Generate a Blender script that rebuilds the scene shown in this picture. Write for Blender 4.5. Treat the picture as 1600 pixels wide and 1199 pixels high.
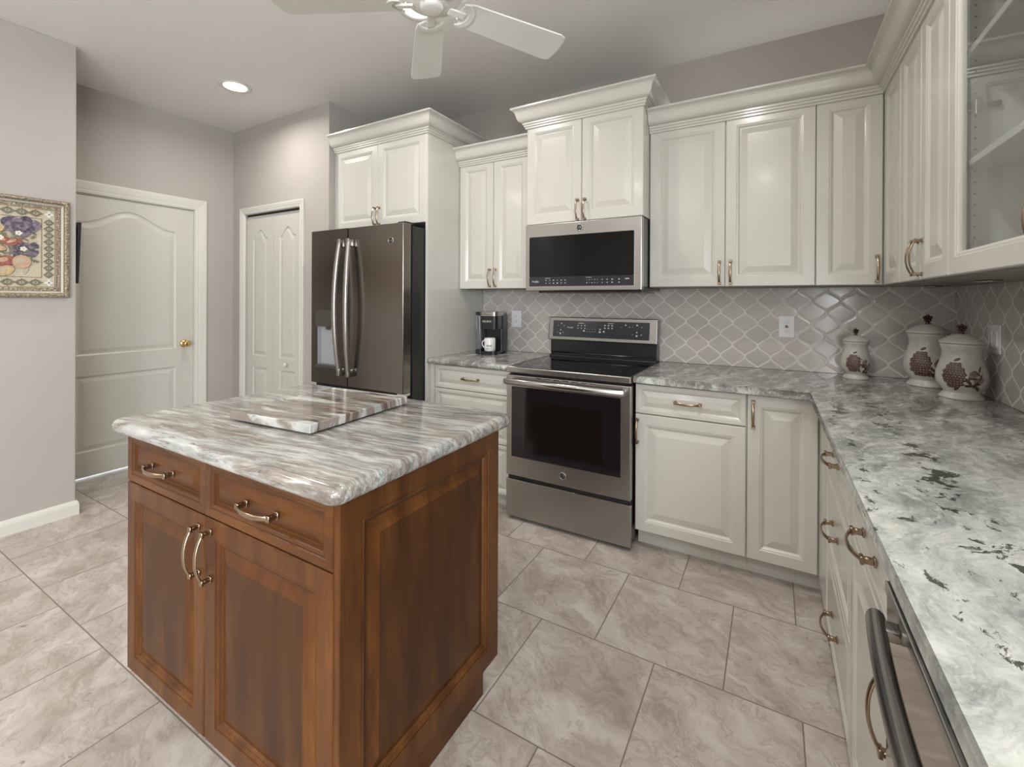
import bpy, bmesh, math, random
from mathutils import Vector, Matrix
random.seed(7)
for o in list(bpy.data.objects):
    bpy.data.objects.remove(o)
SC = bpy.context.scene
COL = SC.collection
PI = math.pi

# ------------------------------------------------------------------ camera
F_PX, YAW, HOR, CXP = 704.99, math.radians(29.8407), 469.395, 803.79
PITCH, ROLL = math.radians(-0.1037), math.radians(0.2497)
CAM = Vector((1.3975, -3.0577, 1.3208))
f0 = Vector((-math.sin(YAW), math.cos(YAW), 0)); r0 = Vector((math.cos(YAW), math.sin(YAW), 0)); zz = Vector((0, 0, 1))
fw = f0*math.cos(PITCH) + zz*math.sin(PITCH); v0 = -f0*math.sin(PITCH) + zz*math.cos(PITCH)
rt = r0*math.cos(ROLL) + v0*math.sin(ROLL); up = -r0*math.sin(ROLL) + v0*math.cos(ROLL)
cd = bpy.data.cameras.new('camera')
cam = bpy.data.objects.new('camera', cd); COL.objects.link(cam)
cd.sensor_fit = 'HORIZONTAL'; cd.sensor_width = 36.0
cd.lens = F_PX/1600*36.0
cd.shift_x = -(CXP-800)/1600; cd.shift_y = (HOR-599.5)/1600
cd.clip_start = 0.02; cd.clip_end = 60
mw = Matrix.Identity(4)
for i in range(3):
    mw[i][0] = rt[i]; mw[i][1] = up[i]; mw[i][2] = -fw[i]; mw[i][3] = CAM[i]
cam.matrix_world = mw
SC.camera = cam

# ------------------------------------------------------------------ world, lights, exposure
SC.view_settings.view_transform = 'Standard'
SC.view_settings.look = 'None'
SC.view_settings.gamma = 1.0
SC.view_settings.use_curve_mapping = False
SC.view_settings.exposure = 0.07
SC.cycles.use_denoising = True
SC.cycles.max_bounces = 10
SC.cycles.diffuse_bounces = 5
SC.cycles.glossy_bounces = 5
SC.cycles.transparent_max_bounces = 12
SC.cycles.sample_clamp_indirect = 6.0
W = bpy.data.worlds.new('daylight'); SC.world = W; W.use_nodes = True
W.node_tree.nodes['Background'].inputs[0].default_value = (0.86, 0.93, 1.0, 1)
W.node_tree.nodes['Background'].inputs[1].default_value = 4.0

def area_light(name, loc, size, sy, power, col, rot):
    l = bpy.data.lights.new(name, 'AREA'); l.shape = 'RECTANGLE'; l.size = size; l.size_y = sy
    l.energy = power; l.color = col
    o = bpy.data.objects.new(name, l); COL.objects.link(o); o.location = loc; o.rotation_euler = rot
    return o
# daylight through the glazed doors and the window over the sink, both on the right wall behind the camera
area_light('daylight_doors', (2.17, -6.1, 1.15), 2.2, 1.5, 110, (0.94, 0.97, 1.0), (0, PI/2, 0))
area_light('daylight_sink', (2.15, -4.3, 1.73), 0.92, 1.45, 85, (0.94, 0.97, 1.0), (0, PI/2, 0))
# added fill lights, unseen behind the crown, to brighten the dark ceiling
area_light('added_fill_back', (1.45, -0.17, 2.40), 1.25, 0.03, 0.75, (1.0, 0.96, 0.91), (PI, 0, 0))
area_light('added_fill_right', (2.02, -1.35, 2.40), 0.03, 1.9, 1.1, (1.0, 0.96, 0.91), (PI, 0, 0))
RECESSED = [(-1.975, -1.238), (-0.235, -1.252), (1.25, -1.75), (-1.9, -3.4), (-0.2, -3.9), (1.3, -3.9), (-1.9, -5.4), (0.2, -5.4)]
def can_lamp(x, y, z, power):
    l = bpy.data.lights.new('downlight', 'AREA'); l.shape = 'DISK'; l.size = 0.12; l.energy = power
    l.color = (1.0, 0.95, 0.90); l.spread = math.radians(165)
    o = bpy.data.objects.new('downlight', l); COL.objects.link(o); o.location = (x, y, z)
    return o
ZC = 2.85
for (x, y) in RECESSED:
    can_lamp(x, y, ZC-0.012, 11)

# ------------------------------------------------------------------ node helpers
class N:
    def __init__(s, name):
        s.m = bpy.data.materials.new(name); s.m.use_nodes = True
        s.t = s.m.node_tree; s.b = s.t.nodes['Principled BSDF']
        s.out = s.t.nodes['Material Output']
    def n(s, typ, **kw):
        x = s.t.nodes.new(typ)
        for k, v in kw.items(): setattr(x, k, v)
        return x
    def link(s, a, b): s.t.links.new(a, b)
    def put(s, sock, v):
        if v is None: return
        if hasattr(v, 'is_output') or isinstance(v, bpy.types.NodeSocket): s.link(v, sock)
        else: sock.default_value = v
    def math(s, op, a, b=None, c=None, clamp=False):
        x = s.n('ShaderNodeMath', operation=op, use_clamp=clamp)
        s.put(x.inputs[0], a)
        if b is not None: s.put(x.inputs[1], b)
        if c is not None: s.put(x.inputs[2], c)
        return x.outputs[0]
    def vmath(s, op, a, b=None):
        x = s.n('ShaderNodeVectorMath', operation=op); s.put(x.inputs[0], a)
        if b is not None: s.put(x.inputs[1], b)
        return x.outputs[0]
    def noise(s, vec, scale=5, detail=4, rough=0.5, dist=0.0, col=False):
        x = s.n('ShaderNodeTexNoise'); s.put(x.inputs['Vector'], vec)
        x.inputs['Scale'].default_value = scale; x.inputs['Detail'].default_value = detail
        x.inputs['Roughness'].default_value = rough; x.inputs['Distortion'].default_value = dist
        return x.outputs['Color' if col else 'Fac']
    def ramp(s, fac, stops, interp='LINEAR'):
        x = s.n('ShaderNodeValToRGB'); x.color_ramp.interpolation = interp
        e = x.color_ramp.elements
        while len(e) < len(stops): e.new(0.5)
        for i, (p, c) in enumerate(stops):
            e[i].position = p
            e[i].color = (c, c, c, 1) if isinstance(c, (int, float)) else (*c, 1)
        s.put(x.inputs[0], fac)
        return x.outputs[0]
    def mix(s, fac, a, b, mode='MIX'):
        x = s.n('ShaderNodeMix', data_type='RGBA', blend_type=mode)
        s.put(x.inputs[0], fac)
        for i, v in ((6, a), (7, b)):
            if isinstance(v, tuple): x.inputs[i].default_value = (*v[:3], 1)
            else: s.link(v, x.inputs[i])
        return x.outputs[2]
    def obj(s): return s.n('ShaderNodeTexCoord').outputs['Object']
    def pos(s): return s.n('ShaderNodeNewGeometry').outputs['Position']
    def mapping(s, vec, loc=(0,0,0), rot=(0,0,0), scale=(1,1,1)):
        x = s.n('ShaderNodeMapping'); s.put(x.inputs[0], vec)
        x.inputs[1].default_value = loc; x.inputs[2].default_value = rot; x.inputs[3].default_value = scale
        return x.outputs[0]
    def bump(s, h, strength=0.2, dist=0.01):
        x = s.n('ShaderNodeBump'); s.put(x.inputs['Height'], h)
        x.inputs['Strength'].default_value = strength; x.inputs['Distance'].default_value = dist
        s.link(x.outputs[0], s.b.inputs['Normal'])
    def base(s, c=None, rough=None, metal=None, **kw):
        if c is not None: s.put(s.b.inputs['Base Color'], (*c[:3], 1) if isinstance(c, tuple) else c)
        if rough is not None: s.put(s.b.inputs['Roughness'], rough)
        if metal is not None: s.put(s.b.inputs['Metallic'], metal)
        for k, v in kw.items(): s.put(s.b.inputs[k], v)
        return s

def simple(name, c, rough=0.5, metal=0.0, var=0.03, scale=6, **kw):
    m = N(name)
    nz = m.noise(m.obj(), scale, 3)
    lo = tuple(max(0, x*(1-var)) for x in c); hi = tuple(min(1, x*(1+var)) for x in c)
    m.base(m.ramp(nz, [(0.3, lo), (0.7, hi)]), rough, metal, **kw)
    return m.m

M = {}
def paint(name, c, rough, bump=0.0, bscale=300):
    m = N(name); p = m.pos()
    nz = m.noise(p, 1.3, 3)
    m.base(m.ramp(nz, [(0.3, tuple(x*0.975 for x in c)), (0.7, tuple(min(1, x*1.025) for x in c))]), rough)
    if bump: m.bump(m.noise(p, bscale, 3), bump, 0.002)
    return m.m
M['cream'] = paint('cream_cabinet_paint', (0.545, 0.533, 0.49), 0.26)
M['cream'].node_tree.nodes['Principled BSDF'].inputs['Coat Weight'].default_value = 0.25
M['cream'].node_tree.nodes['Principled BSDF'].inputs['Coat Roughness'].default_value = 0.12
M['wall'] = paint('taupe_wall_paint', (0.385, 0.358, 0.330), 0.7, 0.25, 160)
M['ceil'] = paint('ceiling_paint', (0.70, 0.69, 0.675), 0.85, 0.3, 90)
M['trim'] = paint('white_trim_paint', (0.60, 0.585, 0.54), 0.35)
M['door'] = paint('white_door_paint', (0.52, 0.507, 0.462), 0.38)
M['fan'] = paint('white_fan_paint', (0.74, 0.735, 0.70), 0.35)
M['plastic'] = simple('white_plastic', (0.78, 0.79, 0.80), 0.3)
M['black'] = simple('black_plastic', (0.012, 0.012, 0.013), 0.28)
M['blackglass'] = simple('black_glass', (0.006, 0.006, 0.006), 0.05, 0, 0.02, **{'Specular IOR Level': 0.28})
M['panelglass'] = simple('control_panel_glass', (0.02, 0.021, 0.027), 0.15)
M['ovenglass'] = simple('oven_window_glass', (0.010, 0.008, 0.010), 0.06)
M['oveninner'] = simple('oven_window_inner', (0.008, 0.0055, 0.005), 0.10)
M['dark'] = simple('dark_gap', (0.01, 0.01, 0.01), 0.7)
M['fridgeside'] = simple('fridge_side_paint', (0.018, 0.018, 0.020), 0.42)
M['grey'] = simple('grey_plastic', (0.17, 0.18, 0.19), 0.35)
M['dispframe'] = simple('dispenser_frame', (0.12, 0.11, 0.10), 0.3, 0.6)
M['panelsteel'] = simple('panel_steel', (0.27, 0.262, 0.25), 0.33, 1.0)
M['dispenser'] = simple('dispenser_recess', (0.33, 0.34, 0.36), 0.3)
M['mark'] = simple('pale_print', (0.55, 0.56, 0.58), 0.5)
M['greymark'] = simple('grey_print', (0.05, 0.05, 0.055), 0.5)
M['brass'] = simple('polished_brass', (0.72, 0.50, 0.20), 0.16, 1.0)
M['chrome'] = simple('chrome', (0.75, 0.75, 0.75), 0.12, 1.0)
M['pull'] = simple('champagne_bronze', (0.36, 0.275, 0.195), 0.24, 1.0)
M['mug'] = simple('mug_glaze', (0.74, 0.74, 0.72), 0.2)
M['reservoir'] = simple('smoky_reservoir', (0.12, 0.12, 0.13), 0.12)
M['lamp'] = N('lamp_lens').base((1, 1, 1), 0.5, **{'Emission Color': (1, 0.97, 0.93, 1), 'Emission Strength': 9.0}).m
M['maroon'] = simple('maroon_glaze', (0.035, 0.010, 0.010), 0.2)
M['umber'] = simple('brown_painted_glaze', (0.085, 0.045, 0.035), 0.3, 0, 0.5, 90)
M['pear'] = simple('pear_glaze', (0.20, 0.145, 0.115), 0.3, 0, 0.4, 60)
M['cera'] = simple('cream_ceramic', (0.475, 0.46, 0.42), 0.22, 0, 0.12, 14)
M['beadlight'] = simple('cream_bead_glaze', (0.55, 0.47, 0.40), 0.3)

# brushed steel
def steel(name, c, rough, vert=False, warm=0.0):
    m = N(name); o = m.obj()
    mp = m.mapping(o, scale=(420, 420, 3.0) if vert else (3.0, 420, 420))
    st = m.noise(mp, 1.0, 2, 0.5)
    m.base(m.ramp(st, [(0.3, tuple(x*0.985 for x in c)), (0.7, c)]), m.math('MULTIPLY_ADD', st, 0.02, rough-0.01), 1.0)
    return m.m
M['steel'] = steel('brushed_steel', (0.40, 0.382, 0.362), 0.29)
M['slate'] = steel('slate_steel', (0.225, 0.20, 0.178), 0.24, True)
M['brightsteel'] = steel('bright_steel', (0.45, 0.443, 0.435), 0.22)
M['dwsteel'] = N('dishwasher_steel').base((0.50, 0.46, 0.43), 0.07, 1.0).m
M['satin'] = simple('satin_steel', (0.27, 0.262, 0.25), 0.24, 1.0)
M['darksteel'] = simple('dark_steel', (0.16, 0.16, 0.155), 0.25, 1.0)

# cherry wood, glazed
def wood(name, vertical=True, dark=1.0):
    m = N(name); o = m.obj()
    if vertical: sc = (7.0, 7.0, 0.9)
    else: sc = (0.9, 7.0, 7.0)
    warp = m.vmath('ADD', m.mapping(o, scale=sc), m.vmath('MULTIPLY', m.noise(o, 2.5, 2, col=True), (0.5, 0.5, 0.5)))
    g = m.noise(warp, 2.2, 8, 0.58)
    fine = m.noise(m.mapping(o, scale=tuple(s*14 for s in sc)), 1.0, 3)
    blot = m.noise(o, 4.0, 3)
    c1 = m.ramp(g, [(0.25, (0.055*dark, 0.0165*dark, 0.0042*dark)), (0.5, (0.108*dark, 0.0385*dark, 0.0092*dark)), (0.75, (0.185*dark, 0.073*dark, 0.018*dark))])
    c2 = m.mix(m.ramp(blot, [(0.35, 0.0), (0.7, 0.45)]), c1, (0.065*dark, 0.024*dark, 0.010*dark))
    c3 = m.mix(m.ramp(fine, [(0.4, 0.0), (0.62, 0.22)]), c2, (0.03, 0.011, 0.005))
    m.base(c3, 0.34, **{'Specular IOR Level': 0.25})
    m.bump(fine, 0.05, 0.001)
    return m.m
M['wood'] = wood('cherry_wood_vertical')
M['woodh'] = wood('cherry_wood_horizontal', False)
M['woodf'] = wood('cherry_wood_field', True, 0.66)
M['glaze'] = simple('dark_glaze_line', (0.035, 0.013, 0.006), 0.35)

# stone, shared builder
def island_stone(name, brown=1.0, seed=0.0):
    m = N(name); o = m.pos()
    wv = m.vmath('SUBTRACT', m.noise(m.mapping(o, loc=(seed, 0, 0)), 2.4, 3, 0.5, col=True), (0.5, 0.5, 0.5))
    wob = m.vmath('ADD', m.mapping(o, rot=(0, 0, math.radians(-5)), loc=(seed, seed, 0)), m.vmath('MULTIPLY', wv, (0.25, 0.11, 0.10)))
    base = m.ramp(m.noise(m.mapping(wob, scale=(3, 12, 10)), 1.3, 6, 0.62), [(0.30, (0.19, 0.20, 0.195)), (0.45, (0.32, 0.33, 0.315)), (0.58, (0.44, 0.45, 0.43)), (0.72, (0.57, 0.565, 0.53))])
    band = m.noise(m.mapping(wob, scale=(1.0, 19.0, 12.0)), 1.5, 8, 0.66)
    c = m.mix(m.ramp(band, [(0.47, 0.0), (0.55, 0.8*brown), (0.62, 0.45), (0.67, 0.0)]), base, (0.20, 0.155, 0.125))
    big = m.noise(m.mapping(wob, scale=(0.8, 4.2, 4.0)), 1.6, 4, 0.55)
    c = m.mix(m.ramp(big, [(0.545, 0.0), (0.62, 0.42)]), c, (0.155, 0.117, 0.094))
    fine = m.noise(m.mapping(wob, scale=(4.0, 60.0, 45.0)), 1.0, 7, 0.68)
    c = m.mix(m.ramp(fine, [(0.52, 0.0), (0.58, 0.6), (0.66, 0.0)]), c, (0.09, 0.07, 0.058))
    c = m.mix(m.ramp(fine, [(0.36, 0.5), (0.45, 0.0)]), c, (0.60, 0.595, 0.56))
    # short dark dashes
    ds = m.noise(m.mapping(wob, scale=(9, 42, 30)), 1.0, 4, 0.6)
    c = m.mix(m.ramp(ds, [(0.66, 0.0), (0.72, 0.75)]), c, (0.06, 0.055, 0.05))
    m.base(c, 0.10, **{'Specular IOR Level': 0.5})
    return m.m
M['stone_i'] = island_stone('island_quartzite')
def board_stone():
    m = N('board_quartzite'); o = m.pos()
    wv = m.vmath('SUBTRACT', m.noise(o, 3.4, 4, 0.55, col=True), (0.5, 0.5, 0.5))
    wob = m.vmath('ADD', m.mapping(o, rot=(0, 0, math.radians(-4)), loc=(0.7, 0.24, 0)), m.vmath('MULTIPLY', wv, (0.2, 0.09, 0.06)))
    base = m.ramp(m.noise(m.mapping(wob, scale=(3, 12, 4)), 1.4, 7, 0.62), [(0.32, (0.30, 0.33, 0.315)), (0.5, (0.47, 0.48, 0.455)), (0.68, (0.63, 0.62, 0.58))])
    big = m.noise(m.mapping(wob, scale=(1.0, 8.0, 1.5)), 1.5, 5, 0.55)
    c = m.mix(m.ramp(big, [(0.45, 0.0), (0.49, 0.85), (0.60, 0.7), (0.64, 0.0)]), base, (0.175, 0.13, 0.105))
    fine = m.noise(m.mapping(wob, scale=(3.0, 26.0, 3)), 1.0, 7, 0.65)
    c = m.mix(m.ramp(fine, [(0.53, 0.0), (0.59, 0.85), (0.66, 0.2)]), c, (0.06, 0.038, 0.028))
    m.base(c, 0.10, **{'Specular IOR Level': 0.5})
    return m.m
M['stone_b'] = board_stone()
def run_stone(name):
    m = N(name); o = m.pos()
    wv = m.vmath('SUBTRACT', m.noise(o, 3.2, 5, 0.62, col=True), (0.5, 0.5, 0.5))
    wob = m.vmath('ADD', m.mapping(o, rot=(0, 0, math.radians(24))), m.vmath('MULTIPLY', wv, (0.26, 0.26, 0.2)))
    cloud = m.noise(m.mapping(wob, scale=(6.0, 2.6, 5)), 1.7, 10, 0.72)
    base = m.ramp(cloud, [(0.30, (0.185, 0.20, 0.188)), (0.43, (0.335, 0.355, 0.335)), (0.53, (0.51, 0.53, 0.495)), (0.66, (0.68, 0.69, 0.645))])
    sep = m.n('ShaderNodeSeparateXYZ'); m.link(o, sep.inputs[0]); X, Y = sep.outputs[0], sep.outputs[1]
    # the slab is greyer and browner towards the corner
    far = m.math('MULTIPLY_ADD', Y, 0.62, 1.22, clamp=True)
    brn = m.noise(m.mapping(wob, scale=(8, 2.6, 5)), 1.8, 8, 0.75)
    c = m.mix(m.math('MULTIPLY', m.ramp(brn, [(0.42, 0.0), (0.54, 0.95)]), m.math('MULTIPLY_ADD', far, 0.80, 0.04)), base, (0.165, 0.145, 0.135))
    fine = m.noise(m.mapping(wob, scale=(42, 11, 26)), 1.0, 8, 0.75)
    c = m.mix(m.math('MULTIPLY', m.ramp(fine, [(0.50, 0.0), (0.56, 0.8), (0.63, 0.0)]), m.math('MULTIPLY_ADD', far, 0.75, 0.22)), c, (0.095, 0.08, 0.075))
    c = m.mix(m.ramp(fine, [(0.36, 0.7), (0.45, 0.0)]), c, (0.68, 0.69, 0.65))
    # black-green mineral blotches strung in lines along the right-hand run
    wx = m.math('MULTIPLY', m.math('SUBTRACT', m.noise(o, 2.6, 2), 0.5), 0.35)
    def line(x0, w, slope=0.0):
        d = m.math('ABSOLUTE', m.math('SUBTRACT', m.math('ADD', m.math('ADD', X, wx), m.math('MULTIPLY', Y, slope)), x0))
        return m.ramp(d, [(0.0, 1.0), (w, 0.0)])
    bl = m.noise(m.mapping(wob, scale=(30, 19, 20)), 1.0, 7, 0.7)
    for (x0, w, sl, hi, y0) in ((1.735, 0.10, 0.0, 0.50, 1.0), (1.60, 0.05, 0.0, 0.53, 1.0), (1.93, 0.09, 0.12, 0.53, 1.0)):
        msk = line(x0, w, sl)
        t = m.math('MULTIPLY_ADD', msk, 0.17, bl)
        c = m.mix(m.ramp(t, [(hi+0.185, 0.0), (hi+0.215, 0.9)]), c, (0.032, 0.034, 0.022))
    m.base(c, 0.09, **{'Specular IOR Level': 0.5})
    return m.m
M['stone_r'] = run_stone('perimeter_granite')

# floor tile
def floor_mat():
    m = N('travertine_tile'); o = m.pos()
    TW, TH = 0.4551, 0.4853
    p = m.vmath('ADD', o, (-0.3458+40*TW, 0.8963+40*TH, 0))
    br = m.n('ShaderNodeTexBrick'); m.link(p, br.inputs['Vector'])
    br.offset = 0.5; br.offset_frequency = 2; br.squash = 1.0
    br.inputs['Scale'].default_value = 1.0
    br.inputs['Brick Width'].default_value = TW; br.inputs['Row Height'].default_value = TH
    br.inputs['Mortar Size'].default_value = 0.0024; br.inputs['Mortar Smooth'].default_value = 0.15; br.inputs['Bias'].default_value = 0.0
    br.inputs['Color1'].default_value = (0, 0, 0, 1); br.inputs['Color2'].default_value = (1, 1, 1, 1); br.inputs['Mortar'].default_value = (0.5, 0.5, 0.5, 1)
    rnd = m.n('ShaderNodeSeparateColor'); m.link(br.outputs['Color'], rnd.inputs[0]); r = rnd.outputs[0]
    off = m.n('ShaderNodeCombineXYZ'); m.link(m.math('MULTIPLY', r, 13.7), off.inputs[2]); m.link(m.math('MULTIPLY', r, 5.1), off.inputs[0])
    v = m.vmath('ADD', m.mapping(o, rot=(0, 0, math.radians(25))), off.outputs[0])
    wv = m.vmath('MULTIPLY', m.vmath('SUBTRACT', m.noise(v, 3.0, 4, 0.6, col=True), (0.5, 0.5, 0.5)), (0.35, 0.35, 0.35))
    w = m.vmath('ADD', v, wv)
    cl = m.noise(m.mapping(w, scale=(1.6, 2.6, 1)), 2.4, 10, 0.72)
    base = m.ramp(cl, [(0.30, (0.27, 0.222, 0.185)), (0.44, (0.38, 0.328, 0.283)), (0.55, (0.47, 0.425, 0.38)), (0.70, (0.61, 0.58, 0.54))])
    vein = m.noise(m.mapping(w, scale=(2.0, 6.0, 1)), 2.3, 6, 0.6)
    c = m.mix(m.ramp(vein, [(0.475, 0.0), (0.50, 0.45), (0.525, 0.0)]), base, (0.235, 0.185, 0.145))
    c = m.mix(m.ramp(vein, [(0.58, 0.0), (0.66, 0.5)]), c, (0.57, 0.545, 0.51))
    pit = m.math('MULTIPLY', m.ramp(m.noise(w, 42, 3, 0.6), [(0.63, 0.0), (0.69, 1.0)]), m.ramp(m.noise(w, 3.5, 2), [(0.52, 0.0), (0.62, 1.0)]))
    c = m.mix(m.math('MULTIPLY', pit, 0.75), c, (0.14, 0.105, 0.085))
    c = m.mix(m.ramp(r, [(0.0, 0.0), (1.0, 0.10)]), c, (0.30, 0.255, 0.215))
    c = m.mix(br.outputs['Fac'], c, (0.19, 0.155, 0.13))
    m.base(c, m.math('MULTIPLY_ADD', br.outputs['Fac'], 0.4, 0.36))
    m.bump(m.math('MULTIPLY', br.outputs['Fac'], -1.0), 0.5, 0.002)
    return m.m
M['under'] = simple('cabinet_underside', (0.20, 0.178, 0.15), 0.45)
M['floor'] = floor_mat()

# lantern (arabesque) wall tile; ax = world axis that runs along the wall
def lantern_mat(name, ax, x0):
    m = N(name); o = m.pos()
    sep = m.n('ShaderNodeSeparateXYZ'); m.link(o, sep.inputs[0])
    P = 0.1351
    u = m.math('DIVIDE', m.math('SUBTRACT', sep.outputs[ax], x0), P)
    v = m.math('DIVIDE', m.math('SUBTRACT', sep.outputs[2], 1.1173), P)
    ph = m.math('MULTIPLY', v, 2*PI)
    # straight shoulders blended with a cosine neck
    tri = m.math('MULTIPLY', m.math('SUBTRACT', 0.5, m.math('ABSOLUTE', m.math('SUBTRACT', v, m.math('ROUND', v)))), 1.0)
    cosa = m.math('MULTIPLY_ADD', m.math('COSINE', ph), 0.25, 0.25)
    a = m.math('ADD', m.math('MULTIPLY', cosa, 0.9), m.math('MULTIPLY', tri, 0.1))
    k = m.math('ROUND', u)
    d0 = m.math('ABSOLUTE', m.math('SUBTRACT', u, k))
    sd = m.math('SUBTRACT', d0, a)
    slope = m.math('ADD', m.math('MULTIPLY', m.math('ABSOLUTE', m.math('SINE', ph)), 0.9*PI/2), 0.1)
    nrm = m.math('SQRT', m.math('MULTIPLY_ADD', slope, slope, 1.0))
    dist = m.math('DIVIDE', m.math('ABSOLUTE', sd), nrm)
    line = m.ramp(dist, [(0.022, 1.0), (0.036, 0.0)])
    inside = m.math('LESS_THAN', sd, 0.0)
    idA = m.math('ADD', m.math('MULTIPLY', k, 7.13), m.math('MULTIPLY', m.math('ROUND', v), 3.77))
    idB = m.math('ADD', m.math('MULTIPLY', m.math('FLOOR', u), 5.31), m.math('MULTIPLY_ADD', m.math('FLOOR', v), 9.17, 100.3))
    idd = m.math('ADD', m.math('MULTIPLY', inside, idA), m.math('MULTIPLY', m.math('SUBTRACT', 1.0, inside), idB))
    wn = m.n('ShaderNodeTexWhiteNoise', noise_dimensions='1D'); m.link(idd, wn.inputs['W'])
    tile = m.ramp(wn.outputs['Value'], [(0.0, (0.44, 0.415, 0.39)), (0.5, (0.475, 0.45, 0.425)), (0.85, (0.50, 0.473, 0.447)), (1.0, (0.475, 0.425, 0.405))])
    c = m.mix(line, tile, (0.68, 0.655, 0.61))
    m.base(c, m.math('MULTIPLY_ADD', line, 0.35, 0.12))
    h = m.ramp(dist, [(0.03, 0.0), (0.09, 1.0)], 'EASE')
    m.bump(m.math('ADD', h, m.math('MULTIPLY', m.noise(o, 14, 2), 0.25)), 0.15, 0.002)
    return m.m
M['lan_x'] = lantern_mat('lantern_tile_back', 0, 0.8453+0.1351/2)
M['lan_y'] = lantern_mat('lantern_tile_right', 1, -0.02+0.1351/2)

# clear glass: two real surfaces, Fresnel mix of clear and mirror
def glass_mat():
    m = N('cabinet_glass'); m.t.nodes.remove(m.b)
    tr = m.n('ShaderNodeBsdfTransparent'); tr.inputs[0].default_value = (0.95, 0.97, 0.965, 1)
    gl = m.n('ShaderNodeBsdfGlossy'); gl.inputs['Roughness'].default_value = 0.0
    geo = m.n('ShaderNodeNewGeometry'); dt = m.n('ShaderNodeVectorMath', operation='DOT_PRODUCT'); m.link(geo.outputs['Normal'], dt.inputs[0]); m.link(geo.outputs['Incoming'], dt.inputs[1])
    cs = m.math('SUBTRACT', 1.0, m.math('ABSOLUTE', dt.outputs['Value']), clamp=True)
    rf = m.math('MULTIPLY_ADD', m.math('POWER', cs, 5.0), 0.96, 0.04)
    mx = m.n('ShaderNodeMixShader'); m.link(rf, mx.inputs[0]); m.link(tr.outputs[0], mx.inputs[1]); m.link(gl.outputs[0], mx.inputs[2])
    m.link(mx.outputs[0], m.out.inputs[0])
    return m.m
M['glass'] = glass_mat()

def gilt():
    m = N('gilt_frame'); o = m.obj()
    nz = m.noise(o, 120, 4, 0.6)
    m.base(m.ramp(nz, [(0.35, (0.13, 0.10, 0.065)), (0.55, (0.33, 0.28, 0.20)), (0.72, (0.62, 0.57, 0.47))]), 0.35, 0.55)
    m.bump(nz, 0.8, 0.006)
    return m.m
M['gilt'] = gilt()
M['giltlight'] = simple('pale_gilt', (0.40, 0.385, 0.32), 0.5, 0.1)
def weave(name, c, var=0.25, sc=180):
    m = N(name); o = m.obj()
    nz = m.noise(o, sc, 3, 0.7)
    m.base(m.ramp(nz, [(0.3, tuple(x*(1-var) for x in c)), (0.7, tuple(min(1, x*(1+var)) for x in c))]), 0.85)
    return m.m
M['canvas'] = weave('tapestry_cream', (0.47, 0.415, 0.315))
M['canvas2'] = weave('tapestry_border', (0.40, 0.345, 0.26))
M['t_line'] = weave('tapestry_brown', (0.19, 0.14, 0.095))
M['t_olive'] = weave('tapestry_olive', (0.15, 0.145, 0.10), 0.5)
M['t_green'] = weave('tapestry_sage', (0.17, 0.18, 0.13), 0.5, 90)
M['t_purple'] = weave('tapestry_purple', (0.085, 0.065, 0.095), 0.7, 70)
M['t_plum'] = weave('tapestry_plum', (0.165, 0.135, 0.165), 0.6, 80)
M['t_red'] = weave('tapestry_red', (0.24, 0.085, 0.065), 0.4, 80)
M['t_gold'] = weave('tapestry_gold', (0.44, 0.32, 0.17), 0.3, 60)
M['t_peach'] = weave('tapestry_peach', (0.44, 0.29, 0.19), 0.3, 60)
M['t_white'] = weave('tapestry_white', (0.62, 0.60, 0.55), 0.1)

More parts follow.
